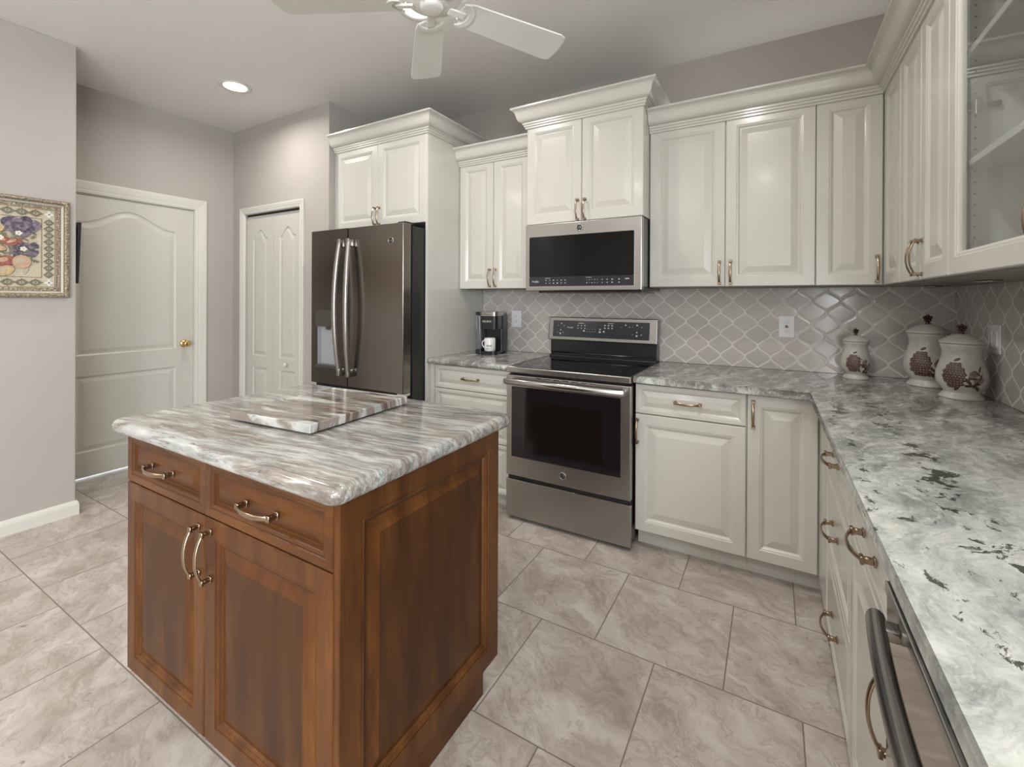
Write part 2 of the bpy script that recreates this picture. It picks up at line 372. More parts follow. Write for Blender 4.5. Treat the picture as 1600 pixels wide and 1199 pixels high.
# ------------------------------------------------------------------ mesh helpers
class MB:
    def __init__(s, mats):
        s.bm = bmesh.new(); s.mats = mats if isinstance(mats, (list, tuple)) else [mats]
        s.T = Matrix.Identity(4)
    def v(s, p): return s.bm.verts.new(s.T @ Vector(p))
    def f(s, vs, mat=0, smooth=False):
        try: fc = s.bm.faces.new(vs)
        except ValueError: return None
        fc.material_index = mat; fc.smooth = smooth
        return fc
    def box(s, x0, x1, y0, y1, z0, z1, mat=0, bev=0.0, seg=2):
        vs = [s.v((x, y, z)) for x in (x0, x1) for y in (y0, y1) for z in (z0, z1)]
        fs = [s.f([vs[i] for i in q], mat) for q in ((0,1,3,2), (4,6,7,5), (0,4,5,1), (2,3,7,6), (0,2,6,4), (1,5,7,3))]
        if bev > 0:
            es = set(e for fc in fs for e in fc.edges)
            r = bmesh.ops.bevel(s.bm, geom=list(es), offset=bev, segments=seg, profile=0.5, affect='EDGES', clamp_overlap=True)
            for fc in r['faces']: fc.material_index = mat
        return s
    def rings(s, rings, mat=0, smooth=False, closed=True, cap0=True, cap1=True, mats=None):
        R = [[s.v(p) for p in r] for r in rings]
        for i in range(len(R)-1):
            n = len(R[i])
            for j in range(n if closed else n-1):
                k = (j+1) % n
                s.f([R[i][j], R[i][k], R[i+1][k], R[i+1][j]], mats[i] if mats else mat, smooth)
        if closed and cap0: s.f(list(reversed(R[0])), mats[0] if mats else mat)
        if closed and cap1: s.f(R[-1], mats[-1] if mats else mat)
        return s
    def lathe(s, prof, mat=0, seg=32, c=(0,0,0), axis='Z', smooth=True, cap0=True, cap1=True):
        rs = []
        for (r, h) in prof:
            ring = []
            for j in range(seg):
                a = 2*PI*j/seg; x, y = r*math.cos(a), r*math.sin(a)
                if axis == 'Z': q = (c[0]+x, c[1]+y, c[2]+h)
                elif axis == 'Y': q = (c[0]+x, c[1]+h, c[2]+y)
                else: q = (c[0]+h, c[1]+x, c[2]+y)
                ring.append(q)
            rs.append(ring)
        return s.rings(rs, mat, smooth, True, cap0, cap1)
    def tube(s, pts, rx, ry=None, seg=10, mat=0, upv=(0, 0, 1), smooth=True, square=False):
        ry = ry or rx; pts = [Vector(p) for p in pts]; rs = []
        for i, p in enumerate(pts):
            t = (pts[min(i+1, len(pts)-1)] - pts[max(i-1, 0)]).normalized()
            a = Vector(upv).cross(t)
            if a.length < 1e-6: a = Vector((1, 0, 0)).cross(t)
            a.normalize(); b = t.cross(a)
            q = rx[i] if isinstance(rx, list) else rx; w = ry[i] if isinstance(ry, list) else ry
            if square: ring = [p + a*q*x + b*w*y for x, y in ((-1,-1), (1,-1), (1,1), (-1,1))]
            else: ring = [p + a*q*math.cos(2*PI*j/seg) + b*w*math.sin(2*PI*j/seg) for j in range(seg)]
            rs.append(ring)
        return s.rings(rs, mat, smooth and not square)
    def ball(s, c, r, mat=0, seg=10, smooth=True, sc=(1, 1, 1)):
        n = max(4, seg//2); rs = []
        for i in range(1, n):
            th = PI*i/n
            rs.append([(c[0]+r*sc[0]*math.sin(th)*math.cos(2*PI*j/seg), c[1]+r*sc[1]*math.sin(th)*math.sin(2*PI*j/seg), c[2]-r*sc[2]*math.cos(th)) for j in range(seg)])
        R = [[s.v(p) for p in q] for q in rs]
        a = s.v((c[0], c[1], c[2]-r*sc[2])); b = s.v((c[0], c[1], c[2]+r*sc[2]))
        for j in range(seg):
            k = (j+1) % seg
            s.f([a, R[0][k], R[0][j]], mat, smooth); s.f([b, R[-1][j], R[-1][k]], mat, smooth)
            for i in range(len(R)-1): s.f([R[i][j], R[i][k], R[i+1][k], R[i+1][j]], mat, smooth)
        return s
    def prism(s, poly, h0, h1, axis='Z', mat=0):
        def q(p, h): return (p[0], p[1], h) if axis == 'Z' else ((p[0], h, p[1]) if axis == 'Y' else (h, p[0], p[1]))
        A = [s.v(q(p, h0)) for p in poly]; B = [s.v(q(p, h1)) for p in poly]
        n = len(poly)
        for i in range(n):
            s.f([A[i], A[(i+1) % n], B[(i+1) % n], B[i]], mat)
        s.f(list(reversed(A)), mat); s.f(B, mat)
        return s
    def sweep(s, path, prof, plane='XY', mat=0, closed=False, smooth=False):
        """path: 2D polyline; prof: list (out, h); out is measured to the right of the path."""
        P = [Vector(p) for p in path]; n = len(P)
        def nr(d): return Vector((d.y, -d.x))
        cols = []
        for i in range(n):
            if closed: d0 = (P[i]-P[i-1]).normalized(); d1 = (P[(i+1) % n]-P[i]).normalized()
            else:
                d0 = (P[i]-P[i-1]).normalized() if i > 0 else (P[1]-P[0]).normalized()
                d1 = (P[i+1]-P[i]).normalized() if i < n-1 else d0
            n0, n1 = nr(d0), nr(d1); b = n0+n1
            m = b/(b.dot(n0)) if b.length > 1e-6 else n0
            ring = []
            for (o_, h) in prof:
                q = P[i] + m*o_
                ring.append((q.x, q.y, h) if plane == 'XY' else ((q.x, h, q.y) if plane == 'XZ' else (h, q.x, q.y)))
            cols.append(ring)
        if closed: cols.append(cols[0])
        return s.rings(cols, mat, smooth, True, not closed, not closed)
    def build(s, name, parent=None, loc=(0, 0, 0), rz=0.0, merge=True, autosmooth=None):
        if merge: bmesh.ops.remove_doubles(s.bm, verts=s.bm.verts, dist=1e-6)
        bmesh.ops.recalc_face_normals(s.bm, faces=s.bm.faces)
        me = bpy.data.meshes.new(name); s.bm.to_mesh(me); s.bm.free()
        for m in s.mats: me.materials.append(m)
        if autosmooth is not None:
            for p in me.polygons: p.use_smooth = True
            me.set_sharp_from_angle(angle=math.radians(autosmooth))
        o = bpy.data.objects.new(name, me); COL.objects.link(o)
        o.location = loc; o.rotation_euler = (0, 0, rz)
        if parent is not None: o.parent = parent
        return o

def tag(o, label=None, cat=None, group=None, kind=None):
    if label: o['label'] = label
    if cat: o['category'] = cat
    if group: o['group'] = group
    if kind: o['kind'] = kind
    return o
def thing(name, label, cat, loc=(0, 0, 0), rz=0.0, group=None):
    o = bpy.data.objects.new(name, None); COL.objects.link(o); o.location = loc; o.rotation_euler = (0, 0, rz)
    o.empty_display_size = 0.1
    return tag(o, label, cat, group)
def struct(o): return tag(o, kind='structure')
def dup(o, parent=None, name=None):
    c = o.copy(); COL.objects.link(c)
    if parent is not None: c.parent = parent
    for ch in list(o.children): dup(ch, c)
    return c
def text_mesh(name, body, size, mat, parent, loc, rot, depth=0.0004, align='CENTER'):
    cu = bpy.data.curves.new(name, 'FONT'); cu.body = body; cu.size = size; cu.extrude = depth
    cu.align_x = align; cu.align_y = 'CENTER'; cu.resolution_u = 3
    t = bpy.data.objects.new(name+'_tmp', cu); COL.objects.link(t)
    bpy.context.view_layer.update()
    dg = bpy.context.evaluated_depsgraph_get()
    me = bpy.data.meshes.new_from_object(t.evaluated_get(dg)); me.name = name
    bpy.data.objects.remove(t)
    me.materials.clear(); me.materials.append(mat)
    o = bpy.data.objects.new(name, me); COL.objects.link(o); o.location = loc; o.rotation_euler = rot
    if parent is not None: o.parent = parent
    return o

# ------------------------------------------------------------------ room shell
XR, XL = 2.194, -2.286          # right wall, near left wall
XA, YP, XB = -2.93, -0.739, -1.595   # alcove wall, pantry wall, return beside the fridge
YL, YR = -2.003, -7.0
b = MB(M['floor']); b.box(-3.2, 2.5, -7.3, 0.3, -0.12, 0.0); struct(b.build('floor'))
b = MB(M['ceil']); b.box(-3.2, 2.5, -7.3, 0.3, ZC, ZC+0.12)
ceil = struct(b.build('ceiling'))
b = MB(M['wall']); b.box(XB, XR+0.3, 0.0, 0.3, 0, ZC); struct(b.build('wall_back'))
b = MB(M['wall'])
b.box(XR, XR+0.3, -3.55, 0.0, 0, ZC); b.box(XR, XR+0.3, -5.05, -3.55, 0, 1.24); b.box(XR, XR+0.3, -5.05, -3.55, 2.2, ZC); b.box(XR, XR+0.3, -5.3, -5.05, 0, ZC); b.box(XR, XR+0.3, -6.9, -5.3, 2.35, ZC); b.box(XR, XR+0.3, YR-0.3, -6.9, 0, ZC)
struct(b.build('wall_right'))
b = MB(M['wall']); b.box(XA-0.0, XL, YR-0.3, YL, 0, ZC, bev=0.004); struct(b.build('wall_left'))
DY0, DY1, DZ = -1.95, -1.058, 2.075    # entry door opening on the alcove wall
b = MB(M['wall']); b.box(XA-0.12, XA, YL, DY0, 0, ZC); b.box(XA-0.12, XA, DY1, YP, 0, ZC); b.box(XA-0.12, XA, DY0, DY1, DZ, ZC)
struct(b.build('wall_alcove'))
PX0, PX1, PZ = -2.727, -1.946, 2.068   # pantry opening
b = MB(M['wall'])
b.box(XA-0.12, PX0, YP, YP+0.12, 0, ZC); b.box(PX1, XB-0.12, YP, YP+0.12, 0, ZC); b.box(PX0, PX1, YP, YP+0.12, PZ, ZC)
b.box(XB-0.12, XB, YP, 0.3, 0, ZC)
struct(b.build('wall_pantry'))
b = MB(M['wall'])
b.box(XL, XR, YR-0.15, YR, 0, ZC)
struct(b.build('wall_rear'))
# glazed opening behind the camera and window over the sink
b = MB(M['trim'])
for y in (-6.9, -6.13, -5.36): b.box(XR+0.02, XR+0.08, y, y+0.06, 0.0, 2.35)
b.box(XR+0.02, XR+0.08, -6.9, -5.3, 2.29, 2.35); b.box(XR+0.02, XR+0.08, -6.9, -5.3, 0, 0.06)
struct(b.build('window_1'))
b = MB(M['trim'])
b.box(XR+0.02, XR+0.08, -5.05, -3.55, 1.24, 1.30); b.box(XR+0.02, XR+0.08, -5.05, -3.55, 2.14, 2.2)
for y in (-5.05, -4.33, -3.61): b.box(XR+0.02, XR+0.08, y, y+0.06, 1.24, 2.2)
struct(b.build('window_2'))

# baseboard
BB = [(0, 0), (0.014, 0), (0.014, 0.058), (0.011, 0.072), (0.006, 0.084), (0, 0.086)]
b = MB(M['trim']); b.sweep([(XL, -6.9), (XL, YL), (XA+0.001, YL)], BB)
bb = b.build('baseboard_left')
struct(bb)
b = MB(M['trim']); b.sweep([(XA, DY1+0.075), (XA, YP), (PX0-0.07, YP)], BB); struct(b.build('baseboard_alcove'))
b = MB(M['trim']); b.sweep([(PX1+0.065, YP), (XB-0.002, YP), (XB-0.002, YP+0.03)], BB); struct(b.build('baseboard_pantry'))

# casings
CS = [(0, 0), (0.004, 0.010), (0.016, 0.014), (0.020, 0.011), (0.030, 0.015), (0.058, 0.021), (0.066, 0.021), (0.070, 0.016), (0.070, 0)]
def casing(name, path, plane, face, sgn, width):
    k = width/0.07
    b = MB(M['trim']); b.sweep(path, [(o_*k, face+sgn*h) for o_, h in CS], plane)
    return struct(b.build(name))
# alcove door casing; in the (y, z) plane the right-hand side of an upward path is +y
casing('trim_1', [(DY0, 0.001), (DY0, DZ), (DY1, DZ), (DY1, 0.001)], 'YZ', XA, 1, -0.075) if False else None
def frame_u(name, a0, a1, top, plane, face, sgn, w):
    """U-shaped casing around an opening a0..a1 with the given top."""
    path = [(a1, 0.001), (a1, top), (a0, top), (a0, 0.001)]   # upward on the a1 side: right of path = outward
    k = w/0.07
    b = MB(M['trim']); b.sweep(path, [(o_*k, face+sgn*h) for o_, h in CS], plane)
    return struct(b.build(name))
frame_u('trim_1', DY0, DY1, DZ, 'YZ', XA, 1, 0.092)
frame_u('trim_2', PX0, PX1, PZ, 'XZ', YP, -1, 0.060)

# moulded slab doors: nested outline rings
def loop_rect(x0, x1, z0, z1, arch=0.0, n=20, kind='wave'):
    pts = [(x0, z0), (x1, z0), (x1, z1)]
    for i in range(1, n):
        t = i/n; x = x1+(x0-x1)*t
        if kind == 'wave': a = 0.5-0.5*math.cos(2*PI*t); a = a**1.15
        else: a = max(0.0, math.sin(PI*t))
        pts.append((x, z1+arch*a))
    pts.append((x0, z1))
    return pts
def raised(b, x0, x1, z0, z1, face, arch, kind, mat=0, steps=((0, 0), (0.010, 0.007), (0.020, 0.007), (0.045, 0.001)), lift=0.0):
    """sunken moulding with a raised field, on a face looking along -y; 'face' is the y of the door skin"""
    loops = []
    for (ins, dep) in steps:
        loops.append([(p[0], face+dep-lift, p[1]) for p in loop_rect(x0+ins, x1-ins, z0+ins, z1-ins, arch, kind=kind)])
    R = [[b.v(p) for p in l] for l in loops]
    n = len(R[0])
    for i in range(len(R)-1):
        for j in range(n): b.f([R[i][j], R[i][(j+1) % n], R[i+1][(j+1) % n], R[i+1][j]], mat)
    b.f(R[-1], mat)
    return [(p[0], p[2]) for p in loops[0]], R[0]
def slab_door(w, h, th, panels, mat):
    """door slab with holes filled by moulded panels; front face looks along -y, x 0..w, z 0..h"""
    b = MB(mat)
    xs = [(p[0], p[1]) for p in panels]
    b.box(0, w, 0.012, th, 0, h)
    # skin built from strips around the panels
    hole = []
    px0, px1 = min(p[0] for p in panels), max(p[1] for p in panels)
    b.box(0, px0, 0, 0.012, 0, h); b.box(px1, w, 0, 0.012, 0, h)
    ps = sorted(panels, key=lambda p: p[2])
    b.box(px0, px1, 0, 0.012, 0, ps[0][2])
    for i, p in enumerate(ps):
        _, ring = raised(b, p[0], p[1], p[2], p[3], 0, p[4], p[5])
        topz = ps[i+1][2] if i+1 < len(ps) else h
        # strip above the panel follows its arch
        ar = [v for v in ring[2:]]
        tops = [b.v((v.co.x, 0, topz)) for v in ar]
        for j in range(len(ar)-1): b.f([ar[j], tops[j], tops[j+1], ar[j+1]])
    return b
# entry door
ed = tag(thing('door_1', None, None, (XA-0.012, DY0+0.003, 0.012), PI/2), kind='structure')
wd = DY1-DY0-0.006
b = slab_door(wd, DZ-0.016, 0.036, [(0.13, wd-0.13, 0.18, 0.735, 0.0, 'wave'), (0.13, wd-0.13, 0.885, 1.86, 0.115, 'wave')], M['door'])
b.build('door_slab', ed)
# after the 90 degree turn local -y is world +x
b = MB(M['brass'])
b.lathe([(0.001, 0.0), (0.030, 0.0), (0.032, -0.004), (0.026, -0.009), (0.012, -0.012), (0.010, -0.030), (0.020, -0.038), (0.027, -0.050), (0.026, -0.062), (0.016, -0.068), (0.001, -0.069)], 0, 24, (wd-0.07, 0, 0.925), 'Y')
b.build('door_knob', ed)
b = MB(M['dark']); b.box(XA-0.10, XA-0.06, DY0, DY1, 0.0, DZ); struct(b.build('door_recess_back')) if False else b.bm.free()
# door jamb
b = MB(M['trim']); b.box(XA-0.11, XA-0.001, DY1-0.002, DY1+0.012, 0, DZ); b.box(XA-0.11, XA-0.001, DY0-0.012, DY0+0.002, 0, DZ); b.box(XA-0.11, XA-0.001, DY0, DY1, DZ-0.002, DZ+0.012)
struct(b.build('trim_3'))
# pantry bifold
pw = (PX1-PX0-0.008)/2
pd = tag(thing('door_2', None, None, (PX0+0.002, YP+0.018, 0.012)), kind='structure')
for i in range(2):
    b = slab_door(pw, PZ-0.030, 0.03, [(0.085, pw-0.085, 0.16, 0.70, 0.0, 'wave'), (0.085, pw-0.085, 0.80, 1.84, 0.075, 'wave')], M['door'])
    b.build('door_leaf', pd, (i*(pw+0.004), 0, 0))
b = MB(M['trim']); b.lathe([(0.001, 0), (0.012, 0), (0.008, -0.010), (0.018, -0.018), (0.018, -0.028), (0.008, -0.033), (0.001, -0.033)], 0, 20, (-2.141-PX0, 0, 0.752), 'Y')
b.build('door_knob', pd)
b = MB(M['dark']); b.box(PX0+0.002, PX1-0.002, YP+0.06, YP+0.10, 0, PZ); b.box(PX0, PX1, YP+0.02, YP+0.06, PZ-0.016, PZ)
struct(b.build('trim_4'))

# ------------------------------------------------------------------ cabinet parts
CREAM_P = [(0, 0.0035), (0.0035, 0.0), (0.052, 0.0), (0.055, 0.002), (0.060, 0.0025), (0.066, 0.0065), (0.070, 0.0095), (0.074, 0.0095), (0.106, 0.0015), (0.110, 0.0015)]
DRAWER_P = [(0, 0.0035), (0.0035, 0.0), (0.020, 0.0), (0.023, 0.002), (0.027, 0.0025), (0.032, 0.0065), (0.035, 0.009), (0.038, 0.009), (0.062, 0.0015), (0.064, 0.0015)]
WOOD_P = [(0, 0.003), (0.003, 0.0), (0.050, 0.0), (0.0515, 0.0025), (0.053, 0.0025), (0.057, 0.0010), (0.0625, 0.0045), (0.064, 0.0065), (0.0655, 0.0065), (0.069, 0.0125), (0.0705, 0.0135), (0.072, 0.0135), (0.104, 0.0030), (0.106, 0.0030)]
WDRAW_P = [(0, 0.003), (0.003, 0.0), (0.022, 0.0), (0.024, 0.0025), (0.0255, 0.0025), (0.029, 0.0010), (0.034, 0.0035), (0.0355, 0.0055), (0.037, 0.0055), (0.040, 0.0125), (0.0415, 0.0135), (0.0425, 0.0135), (0.068, 0.003), (0.070, 0.003)]
def front_mesh(name, w, h, th, prof, mats, ringmats=None):
    """raised panel front; x -w/2..w/2, z 0..h, front skin at y=0 looking along -y, back at y=th"""
    b = MB(mats)
    maxi = min(w, h)/2-0.004
    k = min(1.0, maxi/prof[-1][0])
    rings = [[(-w/2, th, 0), (w/2, th, 0), (w/2, th, h), (-w/2, th, h)]]
    for (i, d) in prof:
        i *= k
        rings.append([(-w/2+i, d, i), (w/2-i, d, i), (w/2-i, d, h-i), (-w/2+i, d, h-i)])
    rm = [0]+list(ringmats or [0]*(len(prof)-1))
    n = len(rings)-1
    rm = (rm+[rm[-1]]*n)[:n]
    b.rings(rings, mats=rm)
    me = b
    return me
def make_front(kind, w, h, parent, loc, rz, name, wood=False):
    if wood:
        prof = WDRAW_P if kind == 'drawer' else WOOD_P
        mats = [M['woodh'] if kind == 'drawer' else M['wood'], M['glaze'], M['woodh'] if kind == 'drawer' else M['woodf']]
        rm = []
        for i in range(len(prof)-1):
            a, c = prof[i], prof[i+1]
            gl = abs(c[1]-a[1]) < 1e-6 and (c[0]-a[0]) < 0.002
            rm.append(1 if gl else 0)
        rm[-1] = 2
        b = front_mesh(name, w, h, 0.019, prof, mats, rm)
    else:
        b = front_mesh(name, w, h, 0.019, DRAWER_P if kind == 'drawer' else CREAM_P, [M['cream']])
    return b.build(name, parent, loc, rz)

# bow pull: one mesh, along local x, standing out along -y
def pull_builder():
    b = MB(M['pull']); L = 0.118
    for sx in (-1, 1):
        b.box(sx*L/2-0.0075, sx*L/2+0.0075, -0.004, 0, -0.008, 0.008, bev=0.001, seg=1)
        b.box(sx*L/2-0.0045, sx*L/2+0.0045, -0.020, -0.003, -0.006, 0.006, bev=0.0015, seg=1)
        b.box(sx*L/2-0.007, sx*L/2+0.007, -0.024, -0.018, -0.0075, 0.0075, bev=0.001, seg=1)
    pts = []; rx = []; ry = []
    for i in range(17):
        t = -1+2*i/16
        pts.append((t*L/2, -0.020-0.016*(1-abs(t)**2.2), 0)); w = 0.0052+0.0012*(1-abs(t))
        rx.append(0.0030); ry.append(w)
    b.tube(pts, ry, rx, 10, upv=(0, 1, 0.0001))
    return b
PULL = pull_builder().build('handle', None, autosmooth=40)
PULL_ME = PULL.data; bpy.data.objects.remove(PULL)
def pull(parent, x, z, vertical=False, y=0.0, s=1.0):
    o = bpy.data.objects.new('handle', PULL_ME); COL.objects.link(o); o.parent = parent
    o.location = (x, y, z); o.rotation_euler = (0, PI/2 if vertical else 0, 0); o.scale = (s, s, s)
    return o
def front(root, kind, a0, a1, z0, z1, y, handle=None, wood=False, rz=0.0, name=None, lab=None, hs=1.0):
    """front between a0..a1 along the cabinet (root-local x), skin at root-local y"""
    w = a1-a0
    d = make_front(kind, w, z1-z0, root, ((a0+a1)/2, y, z0), rz, name or kind, wood)
    if handle == 'h': pull(d, 0, (z1-z0)/2, False, 0, hs)
    elif handle: # ('v', side, zcentre)
        sx = (-1 if handle[1] == 'l' else 1)*(w/2-handle[3] if len(handle) > 3 else w/2-0.026)
        pull(d, sx, handle[2]-z0, True, 0, hs)
    if handle == 'h' and not wood and kind == 'drawer': pass
    return d

CROWN = [(0.0, 0.0), (0.007, 0.0), (0.009, 0.003), (0.009, 0.011), (0.014, 0.013), (0.016, 0.017), (0.016, 0.024), (0.021, 0.026), (0.023, 0.030), (0.023, 0.038),
         (0.030, 0.040), (0.038, 0.044), (0.045, 0.051), (0.050, 0.060), (0.0535, 0.071), (0.056, 0.083), (0.060, 0.095), (0.066, 0.104), (0.074, 0.110), (0.080, 0.113), (0.083, 0.116), (0.083, 0.125), (0.0, 0.125)]
def crown(name, path, z0, parent=None, h=0.125):
    k = h/0.125
    b = MB(M['cream']); b.sweep(path, [(o_*k if o_ else -0.001, z0+z_*k) for o_, z_ in CROWN])
    return b.build(name, parent)
# -- base cabinets on the back wall; things sit with their origin on the floor at the left rear corner
YB = -0.654            # base door skins
def base_box(b, x0, x1, y_front, y_back, z0=0.098, z1=0.883, toe=True, mat=0):
    b.box(x0, x1, y_front, y_back, z0, z1, mat)
    if toe: b.box(x0, x1, y_front+0.06, y_back, 0.0, z0, mat)
c = thing('base_cabinet', 'cream base cabinet with three drawers between the refrigerator panel and the range', 'cabinet', (-0.644, 0, 0))
b = MB(M['cream']); base_box(b, 0, 0.638, YB+0.020, -0.003); b.box(0, 0.036, YB, YB+0.020, 0.098, 0.883); b.build('body', c)
for (z0, z1) in ((0.722, 0.876), (0.412, 0.718), (0.100, 0.408)):
    front(c, 'drawer', 0.038, 0.636, z0, z1, YB, 'h')
c = thing('base_cabinet', 'cream base cabinet with one drawer over a door, right of the range', 'cabinet', (0.762, 0, 0))
b = MB(M['cream']); base_box(b, 0, 0.529, YB+0.020, -0.003); b.build('body', c)
front(c, 'drawer', 0.002, 0.526, 0.722, 0.876, YB, 'h')
front(c, 'door', 0.002, 0.526, 0.100, 0.717, YB, ('v', 'l', 0.628, 0.012))
c = thing('base_cabinet', 'cream corner base cabinet with a single tall door and blind filler in the corner', 'cabinet', (1.292, 0, 0))
b = MB(M['cream'])
base_box(b, 0, 0.900, YB+0.020, -0.003)
b.box(0.300, 0.900, -0.940, YB+0.020, 0.098, 0.883); b.box(0.360, 0.900, -0.940, YB+0.02, 0, 0.098)
b.build('body', c)
front(c, 'door', 0.002, 0.282, 0.100, 0.876, YB, ('v', 'l', 0.785, 0.024))
b = MB(M['cream']); b.box(0.286, 0.2995, -0.940, YB-0.001, 0.1, 0.88); b.build('filler_strip', c)
# -- right-hand base run, fronts look along -x
XF = 1.578
def right_base(name, label, y0, y1):
    """local x runs towards the camera (world -y), local -y is world -x"""
    c = thing(name, label, 'cabinet', (XF, y0, 0), -PI/2)
    b = MB(M['cream']); w = y0-y1
    b.box(0.0, w-0.001, 0.020, 0.610, 0.098, 0.883); b.box(0.0, w-0.001, 0.075, 0.610, 0, 0.098); b.build('body', c)
    return c, w
c, w = right_base('base_cabinet', 'cream base cabinet with a stack of three drawers under the right-hand counter', -0.942, -1.572)
for (z0, z1) in ((0.722, 0.876), (0.412, 0.718), (0.100, 0.408)):
    front(c, 'drawer', 0.003, w-0.003, z0, z1, 0, 'h', hs=1.12)
c, w = right_base('base_cabinet', 'cream base cabinet with a drawer over a door, next to the dishwasher', -1.574, -2.139)
w = 0.556
b = MB(M['cream']); b.box(w, 0.564, 0.001, 0.0205, 0.1, 0.883); b.build('filler_strip', c)
front(c, 'drawer', 0.003, w-0.003, 0.722, 0.876, 0, 'h', hs=1.12)
front(c, 'door', 0.003, w-0.003, 0.100, 0.717, 0, ('v', 'r', 0.640, 0.020), hs=1.12)
c, w = right_base('base_cabinet', 'cream base cabinet under the counter on the camera side of the dishwasher', -2.750, -3.40)
front(c, 'door', 0.003, w/2-0.0015, 0.100, 0.876, 0, ('v', 'r', 0.78, 0.026)); front(c, 'door', w/2+0.0015, w-0.003, 0.100, 0.876, 0, ('v', 'l', 0.78, 0.026))

# -- countertops
def slab(name, poly, z0, z1, mat, edges, r=0.015, corner=None):
    """polygonal slab; edges = indices of outline edges that get the rounded nosing"""
    b = MB(mat); b.prism(poly, z0, z1)
    n = len(poly); sel = []
    b.bm.verts.ensure_lookup_table()
    for e in b.bm.edges:
        p, q = e.verts[0].co, e.verts[1].co
        if abs(p.z-q.z) > 1e-5: continue
        for i in edges:
            a, c_ = Vector(poly[i]), Vector(poly[(i+1) % n])
            if ((p.xy-a).length < 1e-5 and (q.xy-c_).length < 1e-5) or ((q.xy-a).length < 1e-5 and (p.xy-c_).length < 1e-5): sel.append(e)
    bmesh.ops.bevel(b.bm, geom=sel, offset=r, segments=5, profile=0.5, affect='EDGES', clamp_overlap=True)
    o = b.build(name, None, autosmooth=35)
    return o
ZT0, ZT1 = 0.884, 0.918
o = slab('countertop', [(-0.646, -0.002), (-0.646, -0.690), (-0.006, -0.690), (-0.006, -0.002)], ZT0, ZT1, M['stone_r'], [1])
tag(o, 'short grey veined granite countertop left of the range, under the coffee maker', 'countertop')
r_ = 0.03
cor = [(1.556-r_*math.sin(a*PI/8)*1.0-0+0, -0.690-r_*(1-math.cos(a*PI/8))) for a in range(0, 5)]
cor = [(1.556-r_+r_*math.sin(a*PI/8), -0.690-r_*(1-math.cos(a*PI/8))) for a in range(5)]
poly = [(0.761, -0.002), (0.761, -0.690)]+cor+[(1.556, -3.40), (2.192, -3.40), (2.192, -0.002)]
o = slab('countertop', poly, ZT0, ZT1, M['stone_r'], list(range(1, 7)))
tag(o, 'long L-shaped pale green-grey granite countertop turning the corner, with the canisters on it', 'countertop')

# -- backsplash
b = MB(M['lan_x']); b.box(-0.644, XR-0.001, -0.007, -0.001, ZT1+0.0015, 1.46)
tag(b.build('tiled_backsplash'), 'taupe lantern-shaped tile backsplash behind the range and coffee maker', 'backsplash')
b = MB(M['lan_y']); b.box(XR-0.007, XR-0.001, -3.40, -0.008, ZT1+0.0015, 1.46)
tag(b.build('tiled_backsplash'), 'taupe lantern-shaped tile backsplash on the right wall behind the canisters', 'backsplash')

# -- upper cabinets, back wall
YU = -0.330; ZU0, ZU1 = 1.398, 2.3255
def upper(label, x0, x1, yf, z0, z1, fronts, side=None):
    c = thing('wall_cabinet', label, 'cabinet', (x0, 0, z0))
    b = MB(M['cream']); b.box(0, x1-x0, yf+0.020, -0.010, 0, z1-z0+0.02)
    for s in (side or []): b.box(s[0]-x0, s[1]-x0, yf, yf+0.0205, 0, z1-z0)
    b.build('body', c)
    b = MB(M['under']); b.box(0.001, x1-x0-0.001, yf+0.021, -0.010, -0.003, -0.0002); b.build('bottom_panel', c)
    for (a0, a1, hd) in fronts:
        hd2 = (hd[0], hd[1], hd[2]-z0)+tuple(hd[3:]) if hd else None
        front(c, 'door', a0-x0+0.0015, a1-x0-0.0015, 0.0, z1-z0, yf, hd2)
    return c
cu = upper('narrow cream two-door wall cabinet above the coffee maker', -0.645, -0.002, YU, ZU0, ZU1,
      [(-0.643, -0.345, ('v', 'r', 1.475, 0.022)), (-0.345, -0.047, ('v', 'l', 1.475, 0.022))], [(-0.047, -0.002)])
crown('crown_molding', [(0.0-0.0, YU), (0.6425, YU)], ZU1-0.020-ZU0, cu)
HX0, HX1, YH = 0.0, 0.755, -0.466
ch = upper('taller stepped-forward cream two-door wall cabinet above the microwave', HX0, HX1, YH, 1.8035, 2.4493,
      [(HX0, 0.3794, ('v', 'r', 1.872, 0.022)), (0.3794, HX1, ('v', 'l', 1.872, 0.022))])
crown('crown_molding', [(0.0, -0.012), (0.0, YH), (0.755, YH), (0.755, -0.012)], 2.4493-0.022-1.8035, ch)
c2 = upper('cream two-door wall cabinet right of the microwave', 0.757, 1.5815, YU, ZU0, ZU1,
      [(0.757, 1.1666, ('v', 'r', 1.475, 0.026)), (1.1666, 1.5815, ('v', 'l', 1.475, 0.026))])
# corner cabinet: one door on each wall
XU = 1.850
cc = thing('wall_cabinet', 'cream inside-corner wall cabinet with one door on each wall', 'cabinet', (1.5825, 0, ZU0))
b = MB(M['cream']); b.box(0, XR-1.5825-0.008, YU+0.020, -0.010, 0, ZU1-ZU0+0.02); b.box(XU-1.5825+0.020, XR-1.5825-0.008, -0.648, YU+0.020, 0, ZU1-ZU0+0.02); b.build('body', cc)
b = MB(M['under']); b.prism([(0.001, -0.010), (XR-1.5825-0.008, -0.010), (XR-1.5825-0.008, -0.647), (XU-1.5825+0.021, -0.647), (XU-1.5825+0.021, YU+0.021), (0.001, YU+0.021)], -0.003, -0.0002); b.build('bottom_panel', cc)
front(cc, 'door', 0.0005, XU-1.5825-0.002, 0, ZU1-ZU0, YU, ('v', 'r', 1.475-ZU0, 0.022))
d = make_front('door', 0.310, ZU1-ZU0, cc, (XU-1.5825, YU-0.004-0.155, 0), -PI/2, 'door')
